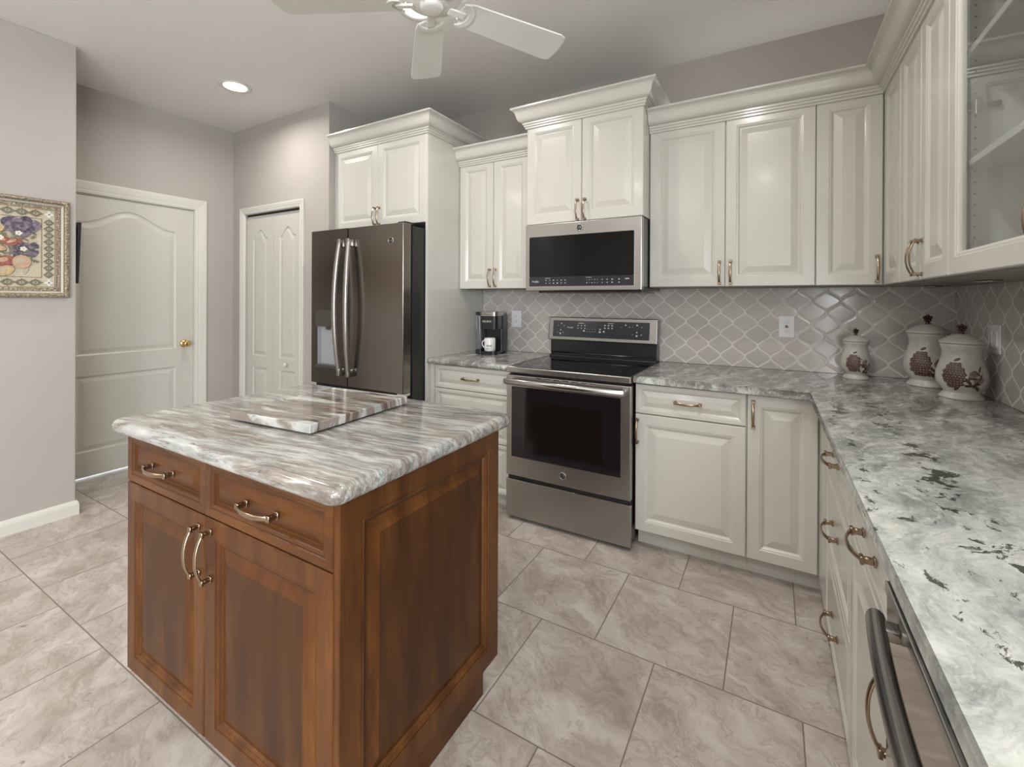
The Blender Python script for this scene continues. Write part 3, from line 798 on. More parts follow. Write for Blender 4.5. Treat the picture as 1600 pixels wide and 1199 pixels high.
# pair of doors on the right wall
def right_upper(label, y0, y1, fronts):
    c = thing('wall_cabinet', label, 'cabinet', (XU, y0, ZU0), -PI/2)
    b = MB(M['cream']); w = y0-y1
    b.box(0, w, 0.020, XR-XU-0.010, 0, ZU1-ZU0+0.02); b.build('body', c)
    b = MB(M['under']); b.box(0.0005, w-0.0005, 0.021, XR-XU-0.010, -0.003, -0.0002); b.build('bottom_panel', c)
    for (a0, a1, hd) in fronts: front(c, 'door', a0+0.0015, a1-0.0015, 0, ZU1-ZU0, 0, hd)
    return c
right_upper('cream two-door wall cabinet on the right wall between the corner and glass cabinets', -0.650, -1.243,
            [(0.0, 0.300, ('v', 'r', 0.078, 0.022)), (0.300, 0.593, ('v', 'l', 0.078, 0.022))])
# glass-door cabinet
gy0, gy1 = -1.245, -2.445
gc = thing('glass_cabinet', 'cream wall cabinet with clear glass doors at the right edge of the picture', 'cabinet', (XU, gy0, ZU0), -PI/2)
gw, gd, gh = gy0-gy1, XR-XU-0.010, ZU1-ZU0
b = MB(M['cream'])
b.box(0, 0.018, 0.020, gd, 0, gh+0.02); b.box(gw-0.018, gw, 0.020, gd, 0, gh+0.02)
b.box(0.018, gw-0.018, 0.020, gd, 0, 0.018); b.box(0.018, gw-0.018, 0.020, gd, gh, gh+0.02); b.box(0.018, gw-0.018, gd-0.008, gd, 0.018, gh)
b.build('body', gc)
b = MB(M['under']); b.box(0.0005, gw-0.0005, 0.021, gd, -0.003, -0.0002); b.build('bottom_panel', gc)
for k in range(26):
    z = 0.075+k*0.032
    for yy in (0.052, 0.27): b = MB(M['dark']); b.lathe([(0.0028, 0), (0.0028, -0.0006+0.0012)], 0, 8, (0.0180, yy, z), 'X'); b.build('shelf_pin_hole', gc)
for z in (1.705-ZU0, 2.022-ZU0):
    b = MB(M['cream']); b.box(0.019, gw-0.019, 0.028, gd-0.009, z, z+0.019, bev=0.001, seg=1); b.build('shelf', gc)
def gdoor(a0, a1, side):
    w = a1-a0; fwid = 0.066
    b = MB(M['cream'])
    prof = [(0.003, 0.0), (0.050, 0.0), (0.053, 0.003), (0.058, 0.003), (0.060, 0.0065), (0.065, 0.009), (0.066, 0.020)]
    rings = [[(-w/2, 0.020, 0), (w/2, 0.020, 0), (w/2, 0.020, gh), (-w/2, 0.020, gh)], [(-w/2, 0.003, 0), (w/2, 0.003, 0), (w/2, 0.003, gh), (-w/2, 0.003, gh)]]
    for (i, dd) in prof: rings.append([(-w/2+i, dd, i), (w/2-i, dd, i), (w/2-i, dd, gh-i), (-w/2+i, dd, gh-i)])
    rings.append(rings[0])
    b.rings(rings, cap0=False, cap1=False)
    d = b.build('door', gc, ((a0+a1)/2, 0, 0))
    g = MB(M['glass']); g.box(-w/2+0.062, w/2-0.062, 0.012, 0.015, 0.062, gh-0.062); g.build('glass_pane', d)
    pull(d, (w/2-0.026)*side, 0.085, True)
    return d
d1 = gdoor(0.0015, 0.5985, 1); d2 = gdoor(0.6015, gw-0.0015, -1)
for z in (0.075, 0.485):
    b = MB(M['chrome'])
    b.box(0.0185, 0.024, 0.040, 0.105, z-0.009, z+0.009, bev=0.002); b.box(0.0185, 0.026, 0.050, 0.066, z-0.022, z+0.022, bev=0.002); b.box(0.022, 0.034, 0.020, 0.044, z-0.014, z+0.014, bev=0.003)
    b.build('hinge', gc)
# continuous crown over the right-hand run
cm = crown('crown_molding', [(0.757, YU), (XU, YU), (XU, gy1+0.001)], ZU1-0.020)
tag(cm, 'continuous cream crown molding over the L-shaped run of wall cabinets right of the microwave cabinet', 'molding')
# dish inside the glass cabinet
b = MB([M['cera'], M['umber']])
b.lathe([(0.001, 0), (0.030, 0), (0.034, 0.006), (0.052, 0.030), (0.058, 0.058), (0.054, 0.060), (0.046, 0.032), (0.030, 0.012), (0.001, 0.010)], 0, 28)
for k in range(14):
    a = k*0.45; b.ball((0.051*math.cos(a), 0.051*math.sin(a), 0.030+0.012*(k % 2)), 0.006, 1, 8)
tag(b.build('ceramic_dish', None, (1.97, -1.46, ZU0+0.0185)), 'small cream ceramic dish with dark painted marks inside the glass cabinet', 'dish')

# -- refrigerator surround: tall end panel and cabinet above
FY, FX0, FX1 = -0.685, -1.583, -0.647
b = MB(M['cream']); b.box(FX1-0.020, FX1, FY, -0.003, 0.0, 2.475, bev=0.001, seg=1)
ep = b.build('end_panel'); tag(ep, 'tall cream side panel standing between the refrigerator and the coffee maker counter', 'cabinet panel')
fc = thing('wall_cabinet', 'deep cream two-door cabinet above the refrigerator', 'cabinet', (FX0, 0, 1.85))
b = MB(M['cream']); b.box(0, FX1-FX0-0.0205, FY+0.020, -0.003, 0, 2.473-1.85+0.015); b.build('body', fc)
dw_ = (FX1-0.001-FX0-0.0195)/2
front(fc, 'door', 0.002, dw_-0.001, 0, 2.473-1.85-0.006, FY, ('v', 'r', 0.078, 0.020)); front(fc, 'door', dw_+0.001, 2*dw_, 0, 2.473-1.85-0.006, FY, ('v', 'l', 0.078, 0.020))
crown('crown_molding', [(-0.008, FY), (FX1-FX0, FY), (FX1-FX0, -0.004)], 2.4545-1.85, fc)
b = MB(M['cream']); b.box(-0.0095, 0.0005, FY+0.001, FY+0.02, 0, 2.473-1.85); b.build('filler_strip', fc)

# ------------------------------------------------------------------ emblem shared by the appliances
def emblem(parent, x, y, z, r):
    b = MB([M['brightsteel'], M['black']])
    b.lathe([(0.001, -0.0005), (r*0.80, -0.0005), (r*0.80, 0.001), (0.001, 0.001)], 1, 24, (x, y-0.001, z), 'Y')
    b.lathe([(r*0.78, 0.001), (r*0.78, -0.0035), (r*0.86, -0.0045), (r, -0.003), (r, 0.001)], 0, 28, (x, y-0.0005, z), 'Y', cap0=False, cap1=False)
    o = b.build('emblem', parent)
    t = text_mesh('emblem_letters', 'GE', r*0.95, M['brightsteel'], o, (x, y-0.0022, z), (PI/2, 0, 0), 0.0006)
    return o

# ------------------------------------------------------------------ refrigerator
RX0, RX1, RYF, RZ = -1.586, -0.670, -0.895, 1.817
fr = thing('refrigerator', 'slate steel french-door refrigerator with bowed handles and water dispenser', 'refrigerator', (RX0, 0, 0))
RW = RX1-RX0
b = MB(M['fridgeside']); b.box(0.004, RW-0.004, -0.800, -0.03, 0.02, RZ-0.012, bev=0.004); 
b.box(0.03, RW-0.03, -0.76, -0.70, 0.0, 0.021); b.build('body', fr)
cx = (-1.192-RX0)
def fdoor(name, x0, x1, z0, z1, holes=None):
    b = MB([M['slate'], M['dispenser'], M['darksteel']])
    th = 0.075
    if holes:
        hx0, hx1, hz0, hz1 = holes
        b.box(x0, hx0, RYF, RYF+th, z0, z1); b.box(hx1, x1, RYF, RYF+th, z0, z1)
        b.box(hx0, hx1, RYF, RYF+th, z0, hz0); b.box(hx0, hx1, RYF, RYF+th, hz1, z1)
        b.box(hx0, hx1, RYF+0.06, RYF+th, hz0, hz1, 1)
    else: b.box(x0, x1, RYF, RYF+th, z0, z1, bev=0.006, seg=3)
    return b.build(name, fr)
dx0, dx1 = -1.530-RX0, -1.300-RX0
fd1 = fdoor('door', 0.002, cx-0.003, 0.703, RZ, (dx0+0.012, dx1-0.004, 0.835, 1.118))
fd2 = fdoor('door', cx+0.003, RW, 0.703, RZ)
b = MB([M['dispframe'], M['dispenser'], M['black']]); 
b.box(dx0, dx1+0.004, RYF-0.004, RYF+0.002, 1.118, 1.236, 0, bev=0.002); b.box(dx0+0.0125, dx1-0.0045, RYF+0.030, RYF+0.0595, 0.8405, 1.1175, 1)
b.box(dx0+0.0125, dx0+0.016, RYF+0.003, RYF+0.030, 0.8405, 1.1175, 1)
b.box(dx0+0.002, dx1+0.002, RYF-0.012, RYF+0.058, 0.820, 0.840, 0, bev=0.003)
b.box(dx0+0.10, dx0+0.125, RYF+0.004, RYF+0.03, 1.095, 1.1175, 0)
b.build('water_dispenser', fd1)
emblem(fd2, -0.778-RX0, RYF, 1.703, 0.024)
def fridge_handle(x, lean, parent):
    b = MB([M['steel'], M['brightsteel']])
    pts = []; n = 24
    for i in range(n+1):
        t = -1+2*i/n
        pts.append((x+lean*0.012*(1-t*t), RYF-0.030-0.040*(1-t*t), 1.258+0.470*t))
    b.tube(pts, 0.018, 0.014, 16, upv=(0, 1, 0), mat=0)
    for t in (-1, 1):
        b.box(x-0.016, x+0.016, RYF-0.046, RYF+0.001, 1.258+0.452*t-0.028, 1.258+0.452*t+0.028, 1, bev=0.006, seg=3)
    return b.build('door_handle', parent, autosmooth=45)
fridge_handle(cx-0.046, -1, fd1); fridge_handle(cx+0.046, 1, fd2)
b = MB(M['dark']); b.box(0.02, RW-0.02, RYF+0.03, -0.80, 0.655, 0.705); b.build('gasket_gap', fr)
b = MB(M['black']); b.box(RW-0.075, RW-0.012, RYF+0.028, -0.786, RZ-0.004, RZ+0.012, 0, bev=0.003); b.build('hinge_cover', fr)
b = MB(M['chrome']); b.box(RW-0.07, RW-0.004, RYF+0.02, RYF+0.075, 0.685, 0.702, 0, bev=0.002); b.build('door_hinge', fr)
for k, (z0, z1) in enumerate(((0.385, 0.655), (0.06, 0.375))):
    b = MB(M['slate']); b.box(0.002, RW, RYF, RYF+0.075, z0, z1, bev=0.006, seg=3); d = b.build('freezer_drawer', fr)
    b = MB(M['brightsteel']); b.tube([(0.10+(RW-0.2)*i/16, RYF-0.030-0.022*(1-(2*i/16-1)**2), z1-0.055) for i in range(17)], 0.012, 0.010, 12)
    b.box(0.09, 0.115, RYF-0.035, RYF+0.001, z1-0.072, z1-0.038, bev=0.004); b.box(RW-0.115, RW-0.09, RYF-0.035, RYF+0.001, z1-0.072, z1-0.038, bev=0.004)
    b.build('drawer_handle', d, autosmooth=45)

# ------------------------------------------------------------------ microwave
MX0, MX1, MYF, MZ0, MZ1 = 0.018, 0.757, -0.508, 1.375, 1.7965
mwv = thing('microwave', 'steel over-the-range microwave with black glass door under the tallest wall cabinet', 'microwave', (MX0, 0, MZ0))
w = MX1-MX0; h = MZ1-MZ0
b = MB(M['black']); b.box(0.004, w-0.004, -0.462, -0.015, 0.004, h-0.001, bev=0.002, seg=1); b.box(0.06, w-0.02, -0.44, -0.10, -0.010, 0.006); b.build('body', mwv)
b = MB([M['steel'], M['blackglass'], M['panelglass'], M['brightsteel']])
b.box(0, w, MYF, -0.464, 0.002, h-0.002, 0, bev=0.004, seg=3)
def rrect(x0, x1, z0, z1, r, n=5):
    pts = []
    for (cx_, cz_, a0) in ((x1-r, z1-r, 0), (x0+r, z1-r, PI/2), (x0+r, z0+r, PI), (x1-r, z0+r, 1.5*PI)):
        for i in range(n+1): a = a0+PI/2*i/n; pts.append((cx_+r*math.cos(a), cz_+r*math.sin(a)))
    return pts
b.prism(rrect(0.024, w-0.040, 0.026, 0.344, 0.010), MYF-0.0012, MYF+0.001, 'Y', 3)
b.prism(rrect(0.027, w-0.043, 0.088, 0.341, 0.008), MYF-0.0022, MYF+0.001, 'Y', 1)
b.prism(rrect(0.027, w-0.043, 0.029, 0.090, 0.006), MYF-0.0020, MYF+0.001, 'Y', 2)
md = b.build('door', mwv)
emblem(md, 0.385-MX0, MYF-0.001, 1.756-MZ0, 0.021)
b = None
def keys(b, parent, name):
    """every pale key of a control panel is a part of its own"""
    for (q, m_) in b: 
        c = MB(m_); c.box(*q); c.build(name, parent)
class KB(list):
    def __init__(s, mats): s.mats = mats
    def box(s, *q):
        m_ = 0
        if len(q) == 7: m_ = q[6]; q = q[:6]
        s.append((q, s.mats[m_]))
    def build(s, name, parent): keys(s, parent, name)
def dots(b, x0, x1, n, z, yy, s=0.0028, mat=0):
    for i in range(n):
        x = x0+(x1-x0)*i/max(1, n-1); k = s*(0.7+0.6*random.random())
        b.box(x-k*1.2, x+k*1.2, yy, yy+0.0004, z-k*0.8, z+k*0.8, mat)
yy = MYF-0.0026
b = KB([M['mark'], M['black']])
for z in (0.066, 0.048):
    dots(b, 0.145, 0.275, 6, z, yy); dots(b, 0.415, 0.480, 5, z, yy, 0.0020); dots(b, 0.51, 0.57, 3, z, yy)
dots(b, 0.61, 0.61, 1, 0.066, yy, 0.004); dots(b, 0.61, 0.61, 1, 0.048, yy); dots(b, 0.65, 0.665, 3, 0.068, yy, 0.003)
b.box(0.138, 0.175, yy, yy+0.0004, 0.078, 0.0795); b.box(0.408, 0.445, yy, yy+0.0004, 0.079, 0.0805)
b.box(0.302, 0.395, yy, yy+0.0006, 0.040, 0.078, 1)
b.build('touch_key', md)
text_mesh('badge_lettering', 'Profile', 0.018, M['mark'], md, (0.072, MYF-0.0026, 0.058), (PI/2, 0, 0))

# ------------------------------------------------------------------ range
rg = thing('range', 'freestanding steel electric range with black glass cooktop and oven window', 'range', (0.001, 0, 0))
w = 0.755; YF = -0.713
b = MB(M['black']); b.box(0.004, w-0.004, YF+0.040, -0.035, 0.03, 0.884, bev=0.002, seg=1)
b.box(0.02, w-0.02, YF+0.06, -0.06, 0.0, 0.031); b.build('body', rg)
b = MB([M['blackglass'], M['steel']])
b.box(0.004, w-0.004, YF+0.012, -0.105, 0.906, 0.9175, 0, bev=0.002, seg=2)
b.box(0.0, w, YF-0.006, YF+0.014, 0.884, 0.9165, 1, bev=0.004, seg=3); b.box(0, 0.005, YF+0.012, -0.105, 0.884, 0.9160, 1); b.box(w-0.005, w, YF+0.012, -0.105, 0.884, 0.9160, 1)
b.box(0.005, w-0.005, YF+0.02, -0.06, 0.883, 0.907, 1)
ct = b.build('cooktop', rg)
for (x, y, r) in ((0.20, -0.55, 0.105), (0.56, -0.55, 0.085), (0.20, -0.27, 0.078), (0.56, -0.27, 0.105)):
    b = MB(M['greymark']); b.lathe([(r-0.0008, 0.0), (r-0.0008, 0.0003), (r+0.0008, 0.0003), (r+0.0008, 0.0)], 0, 48, (x, y, 0.9176), 'Z', False, False, False); b.build('burner_ring', ct)
# back guard: black riser and tilted steel control panel
b = MB([M['black'], M['darksteel']])
b.box(0.004, w-0.004, -0.098, -0.012, 0.905, 1.05, 0, bev=0.004); b.box(0.004, w-0.004, -0.125, -0.095, 0.912, 0.930, 0, bev=0.006, seg=3)
b.tube([(0.01, -0.104, 0.948), (w-0.01, -0.104, 0.948)], 0.004, 0.004, 8, mat=1)
b.build('riser', rg)
cp = thing('control_panel', None, None, (-0.008, -0.128, 1.034), 0); cp.parent = rg
for k in ('category', 'label'):
    if k in cp: del cp[k]
cpw = 0.766
b = MB([M['panelsteel'], M['panelglass']])
b.box(0, cpw, 0.0, 0.075, 0, 0.164, 0, bev=0.006, seg=3)
b.prism(rrect(0.036, cpw-0.050, 0.024, 0.139, 0.003), -0.0015, 0.001, 'Y', 1)
pn = b.build('control_panel', rg, (-0.008, -0.122, 1.036)); pn.rotation_euler = (math.radians(-9), 0, 0)
bpy.data.objects.remove(cp)
b = KB([M['mark']]); yy = -0.0020
def mk(x, z, s=0.003): b.box(x-s*1.2, x+s*1.2, yy, yy+0.0004, z-s, z+s)
for (x, z, s) in ((0.098, 0.118, 0.0035), (0.075, 0.102, 0.002), (0.12, 0.102, 0.0025), (0.096, 0.072, 0.0035), (0.072, 0.054, 0.002), (0.115, 0.054, 0.0025), (0.094, 0.046, 0.005)): mk(x, z, s)
for i in range(3):
    for z in (0.107, 0.088): mk(0.225+i*0.025, z, 0.0032)
for i in range(4):
    for z in (0.083, 0.067): mk(0.295+i*0.0185, z, 0.0018)
mk(0.270, 0.071, 0.005); mk(0.385, 0.084, 0.004); mk(0.384, 0.066, 0.006); mk(0.412, 0.070, 0.005)
for i in range(3):
    for z in (0.112, 0.094): mk(0.418+i*0.025, z, 0.0042)
for (x, z, s) in ((0.560, 0.118, 0.004), (0.635, 0.120, 0.0045), (0.53, 0.103, 0.002), (0.585, 0.106, 0.0025), (0.605, 0.106, 0.002), (0.665, 0.106, 0.0025), (0.635, 0.073, 0.0035), (0.606, 0.058, 0.002), (0.664, 0.058, 0.003), (0.634, 0.050, 0.005)): mk(x, z, s)
b.box(0.228, 0.268, yy, yy+0.0004, 0.121, 0.124); b.box(0.438, 0.478, yy, yy+0.0004, 0.125, 0.128)
b.build('touch_key', pn)
text_mesh('badge_lettering', 'Profile', 0.017, M['mark'], pn, (0.168, -0.0022, 0.090), (PI/2, 0, 0))
text_mesh('clock_digits', '12:05', 0.017, M['greymark'], pn, (0.345, -0.0022, 0.107), (PI/2, 0, 0)) if False else None
# oven door
b = MB([M['steel'], M['ovenglass'], M['oveninner'], M['darksteel']])
b.box(0.0, w, YF, YF+0.038, 0.266, 0.868, 0, bev=0.004, seg=3)
b.prism(rrect(0.036, w-0.054, 0.381, 0.800, 0.004), YF-0.0015, YF+0.002, 'Y', 1)
b.prism(rrect(0.115, w-0.150, 0.428, 0.722, 0.012), YF-0.0021, YF+0.002, 'Y', 2)
b.prism(rrect(0.112, 0.1155, 0.428, 0.722, 0.0012), YF-0.0023, YF+0.002, 'Y', 3)
for i in range(7): b.box(0.20+i*0.055, 0.235+i*0.055, YF-0.0004, YF+0.002, 0.858, 0.864, 1)
od = b.build('oven_door', rg)
emblem(od, 0.371, YF-0.0002, 0.325, 0.0205)
b = MB([M['steel'], M['brightsteel']])
b.tube([(0.012, YF-0.040, 0.835), (0.02, YF-0.046, 0.835), (w-0.03, YF-0.046, 0.835), (w-0.022, YF-0.040, 0.835)], [0.017, 0.018, 0.018, 0.017], [0.010, 0.012, 0.012, 0.010], 16, upv=(0, 1, 0), mat=1)
for x in (0.020, w-0.044): b.box(x, x+0.020, YF-0.040, YF+0.001, 0.822, 0.850, 0, bev=0.004)
b.build('door_handle', od, autosmooth=45)
b = MB([M['steel'], M['dark'], M['brightsteel']])
b.box(0.0, w, YF, YF+0.030, 0.022, 0.243, 0, bev=0.003, seg=2); b.box(0.24, 0.44, YF-0.004, YF+0.016, 0.241, 0.247, 2, bev=0.002); b.box(0.005, w-0.005, YF+0.02, YF+0.045, 0.24, 0.268, 1)
b.build('storage_drawer', rg)

# ------------------------------------------------------------------ dishwasher
dwz = thing('dishwasher', 'polished steel dishwasher with a curved bar handle in the bottom right corner of the picture', 'dishwasher', (1.555, -2.145, 0), -PI/2)
b = MB([M['dwsteel'], M['darksteel'], M['brightsteel']]); b.box(0.001, 0.599, 0.0, 0.028, 0.11, 0.874, 0, bev=0.003, seg=2); b.box(0.001, 0.599, 0.0, 0.050, 0.872, 0.8795, 0, bev=0.002); b.box(0.001, 0.599, -0.002, 0.010, 0.862, 0.880, 2, bev=0.002)
dd = b.build('door', dwz)
b = MB(M['dark']); b.box(0.003, 0.597, 0.030, 0.62, 0.10, 0.877); b.box(0.003, 0.597, 0.10, 0.58, 0.0, 0.10); b.build('body', dwz)
b = MB([M['satin'], M['chrome']])
pts = [(0.055+0.49*i/20, -0.022-0.013*(1-(2*i/20-1)**2), 0.843) for i in range(21)]
b.tube(pts, 0.0125, 0.0165, 16, upv=(0, 0, 1))
for x in (0.068, 0.506): b.box(x, x+0.026, -0.028, 0.001, 0.836, 0.854, 0, bev=0.003, seg=2)
b.build('door_handle', dd, autosmooth=45)

# ------------------------------------------------------------------ island
IX0, IX1, IY0, IY1 = -0.430, 0.592, -2.408, -1.756
isl = thing('kitchen_island', 'cherry-stained wooden kitchen island with two drawers over two doors', 'island', (IX0, IY0, 0))
w = IX1-IX0; dpt = IY1-IY0
b = MB([M['wood'], M['woodh']])
b.box(0.001, w-0.020, 0.020, dpt-0.002, 0.114, 0.886); b.box(0.05, w-0.045, 0.075, dpt-0.045, 0.0, 0.115, 1)
b.box(w-0.0205, w-0.019, 0.02, dpt-0.002, 0.114, 0.886)
b.box(w-0.016, w-0.003, 0.006, 0.021, 0.114, 0.886, bev=0.002)
b.build('body', isl)
xs = 0.480
hmul = 1.08
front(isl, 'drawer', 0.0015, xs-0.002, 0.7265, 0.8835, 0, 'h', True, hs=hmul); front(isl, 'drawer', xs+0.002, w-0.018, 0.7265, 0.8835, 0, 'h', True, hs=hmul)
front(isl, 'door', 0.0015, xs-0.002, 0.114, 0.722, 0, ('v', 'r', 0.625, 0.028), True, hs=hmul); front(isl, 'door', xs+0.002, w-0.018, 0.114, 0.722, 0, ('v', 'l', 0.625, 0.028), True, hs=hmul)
SIDE_P = [(0, 0.002), (0.002, 0.0), (0.060, 0.0), (0.062, 0.003), (0.0635, 0.003), (0.068, 0.0012), (0.074, 0.0045), (0.0755, 0.0065), (0.077, 0.0065), (0.081, 0.0135), (0.0825, 0.0145), (0.084, 0.0145), (0.118, 0.0035), (0.120, 0.0035)]
rm = []
for i in range(len(SIDE_P)-1):
    a_, c_ = SIDE_P[i], SIDE_P[i+1]; rm.append(1 if abs(c_[1]-a_[1]) < 1e-6 and c_[0]-a_[0] < 0.002 else 0)
rm[-1] = 2
b = front_mesh('side_panel', dpt-0.004, 0.770, 0.019, SIDE_P, [M['wood'], M['glaze'], M['woodf']], rm)
b.build('side_panel', isl, (w, dpt/2+0.002, 0.115), PI/2)
# plinth piece under the side, flush step seen at the foot
b = MB(M['woodh']); b.box(w-0.046, w-0.030, 0.075, dpt-0.045, 0.0, 0.114); b.build('toe_kick', isl)
# island top
def rounded_rect(x0, x1, y0, y1, r, n=6):
    pts = []
    for (cx_, cy_, a0) in ((x1-r, y1-r, 0), (x0+r, y1-r, PI/2), (x0+r, y0+r, PI), (x1-r, y0+r, 1.5*PI)):
        for i in range(n+1): a = a0+PI/2*i/n; pts.append((cx_+r*math.cos(a), cy_+r*math.sin(a)))
    return pts
poly = rounded_rect(-0.464, 0.626, -2.447, -1.712, 0.032)
b = MB(M['stone_i']); rings = []
tz, bz, rr_ = 0.930, 0.8865, 0.020
for k in range(7):
    a = PI/2*k/6; rings.append((rr_*(1-math.sin(a)), bz+rr_*(1-math.cos(a))))
for k in range(7):
    a = PI/2*k/6; rings.append((rr_*(1-math.cos(a)), tz-rr_*(1-math.sin(a))))
b.rings([[(x, y, z) for x, y in rounded_rect(-0.464+d, 0.626-d, -2.447+d, -1.712-d, 0.036-d, 8)] for d, z in rings])
o = b.build('island_countertop', None, autosmooth=40)
tag(o, 'rectangular brown and grey streaked quartzite top with rounded edges on the wooden island', 'countertop')
# cutting board on feet
cb = thing('cutting_board', 'brown veined square stone cutting board lying on the island top', 'cutting board', (0.060, -2.035, 0.930), math.radians(4.0))
b = MB(M['stone_b']); b.box(-0.183, 0.183, -0.213, 0.213, 0.005, 0.032, bev=0.003, seg=3); b.build('slab', cb)
for sx in (-1, 1):
    for sy in (-1, 1):
        b = MB(M['black']); b.lathe([(0.012, 0.0), (0.012, 0.006)], 0, 16, (sx*0.15, sy*0.18, 0)); b.build('foot', cb)

# ------------------------------------------------------------------ coffee maker and mug
cmk = thing('coffee_maker', 'black single-serve coffee maker with grey water tank on the counter beside the tall panel', 'coffee maker', (-0.500, -0.335, 0.918), math.radians(12))
b = MB([M['black'], M['grey'], M['chrome']])
b.box(0.040, 0.176, 0.115, 0.225, 0.0, 0.300, 0, bev=0.010, seg=3)
b.prism(rounded_rect(0.045, 0.174, -0.005, 0.13, 0.03), 0.185, 0.300, 'Z', 0)
b.prism(rounded_rect(0.046, 0.172, -0.012, 0.12, 0.035), 0.0, 0.024, 'Z', 0)
b.box(0.1755, 0.178, 0.12, 0.222, 0.02, 0.29, 0, bev=0.001)
b.build('body', cmk)
b = MB([M['steel'], M['black']])
b.prism(rounded_rect(0.040, 0.177, -0.010, 0.18, 0.03), 0.282, 0.312, 'Z', 0); b.tube([(0.06+0.07*i/8, -0.012-0.006*math.sin(PI*i/8), 0.298) for i in range(9)], 0.004, 0.004, 8, mat=0)
b.build('brew_lid', cmk, autosmooth=40)
b = MB([M['reservoir'], M['black'], M['chrome']])
b.box(0.0, 0.042, 0.020, 0.20, 0.030, 0.290, 0, bev=0.012, seg=3); b.box(-0.002, 0.044, 0.016, 0.204, 0.288, 0.310, 1, bev=0.008, seg=3); b.box(-0.001, 0.044, 0.015, 0.204, 0.0, 0.034, 1, bev=0.006)
b.box(0.032, 0.036, 0.017, 0.020, 0.17, 0.28, 2); b.box(0.006, 0.009, 0.017, 0.020, 0.17, 0.28, 2)
b.build('water_tank', cmk)
text_mesh('brand_lettering', 'KEURIG', 0.020, M['mark'], cmk, (0.098, -0.0055, 0.242), (PI/2, 0, 0))
mg = thing('mug', 'white mug with dark script lettering standing under the coffee maker spout', 'mug', (-0.500+0.098, -0.335+0.056, 0.918+0.0245))
b = MB(M['mug'])
b.lathe([(0.001, 0), (0.036, 0), (0.040, 0.004), (0.041, 0.020), (0.0415, 0.094), (0.040, 0.096), (0.0380, 0.094), (0.0375, 0.010), (0.001, 0.008)], 0, 36)
b.build('cup', mg)
b = MB(M['mug']); b.tube([(-0.039+0*t, 0, 0.080) if t == 0 else (-0.040-0.026*math.sin(PI*t/10)**0.7, -0.004, 0.080-0.058*t/10) for t in range(11)], 0.0048, 0.0042, 8, upv=(0, 1, 0)); b.build('handle', mg)
t1 = text_mesh('lettering', 'Love', 0.030, M['black'], mg, (0.010, -0.0415, 0.044), (PI/2, 0, math.radians(8)))
t2 = text_mesh('lettering', 'my home', 0.009, M['black'], mg, (0.010, -0.0420, 0.022), (PI/2, 0, math.radians(8)))
# bend the print round the cup
for t in (t1, t2):
    for v in t.data.vertices:
        a = v.co.x/0.0418; zz_ = v.co.z
        v.co.x = 0.0418*math.sin(a); v.co.z = -(0.0418-0.0418*math.cos(a))+zz_

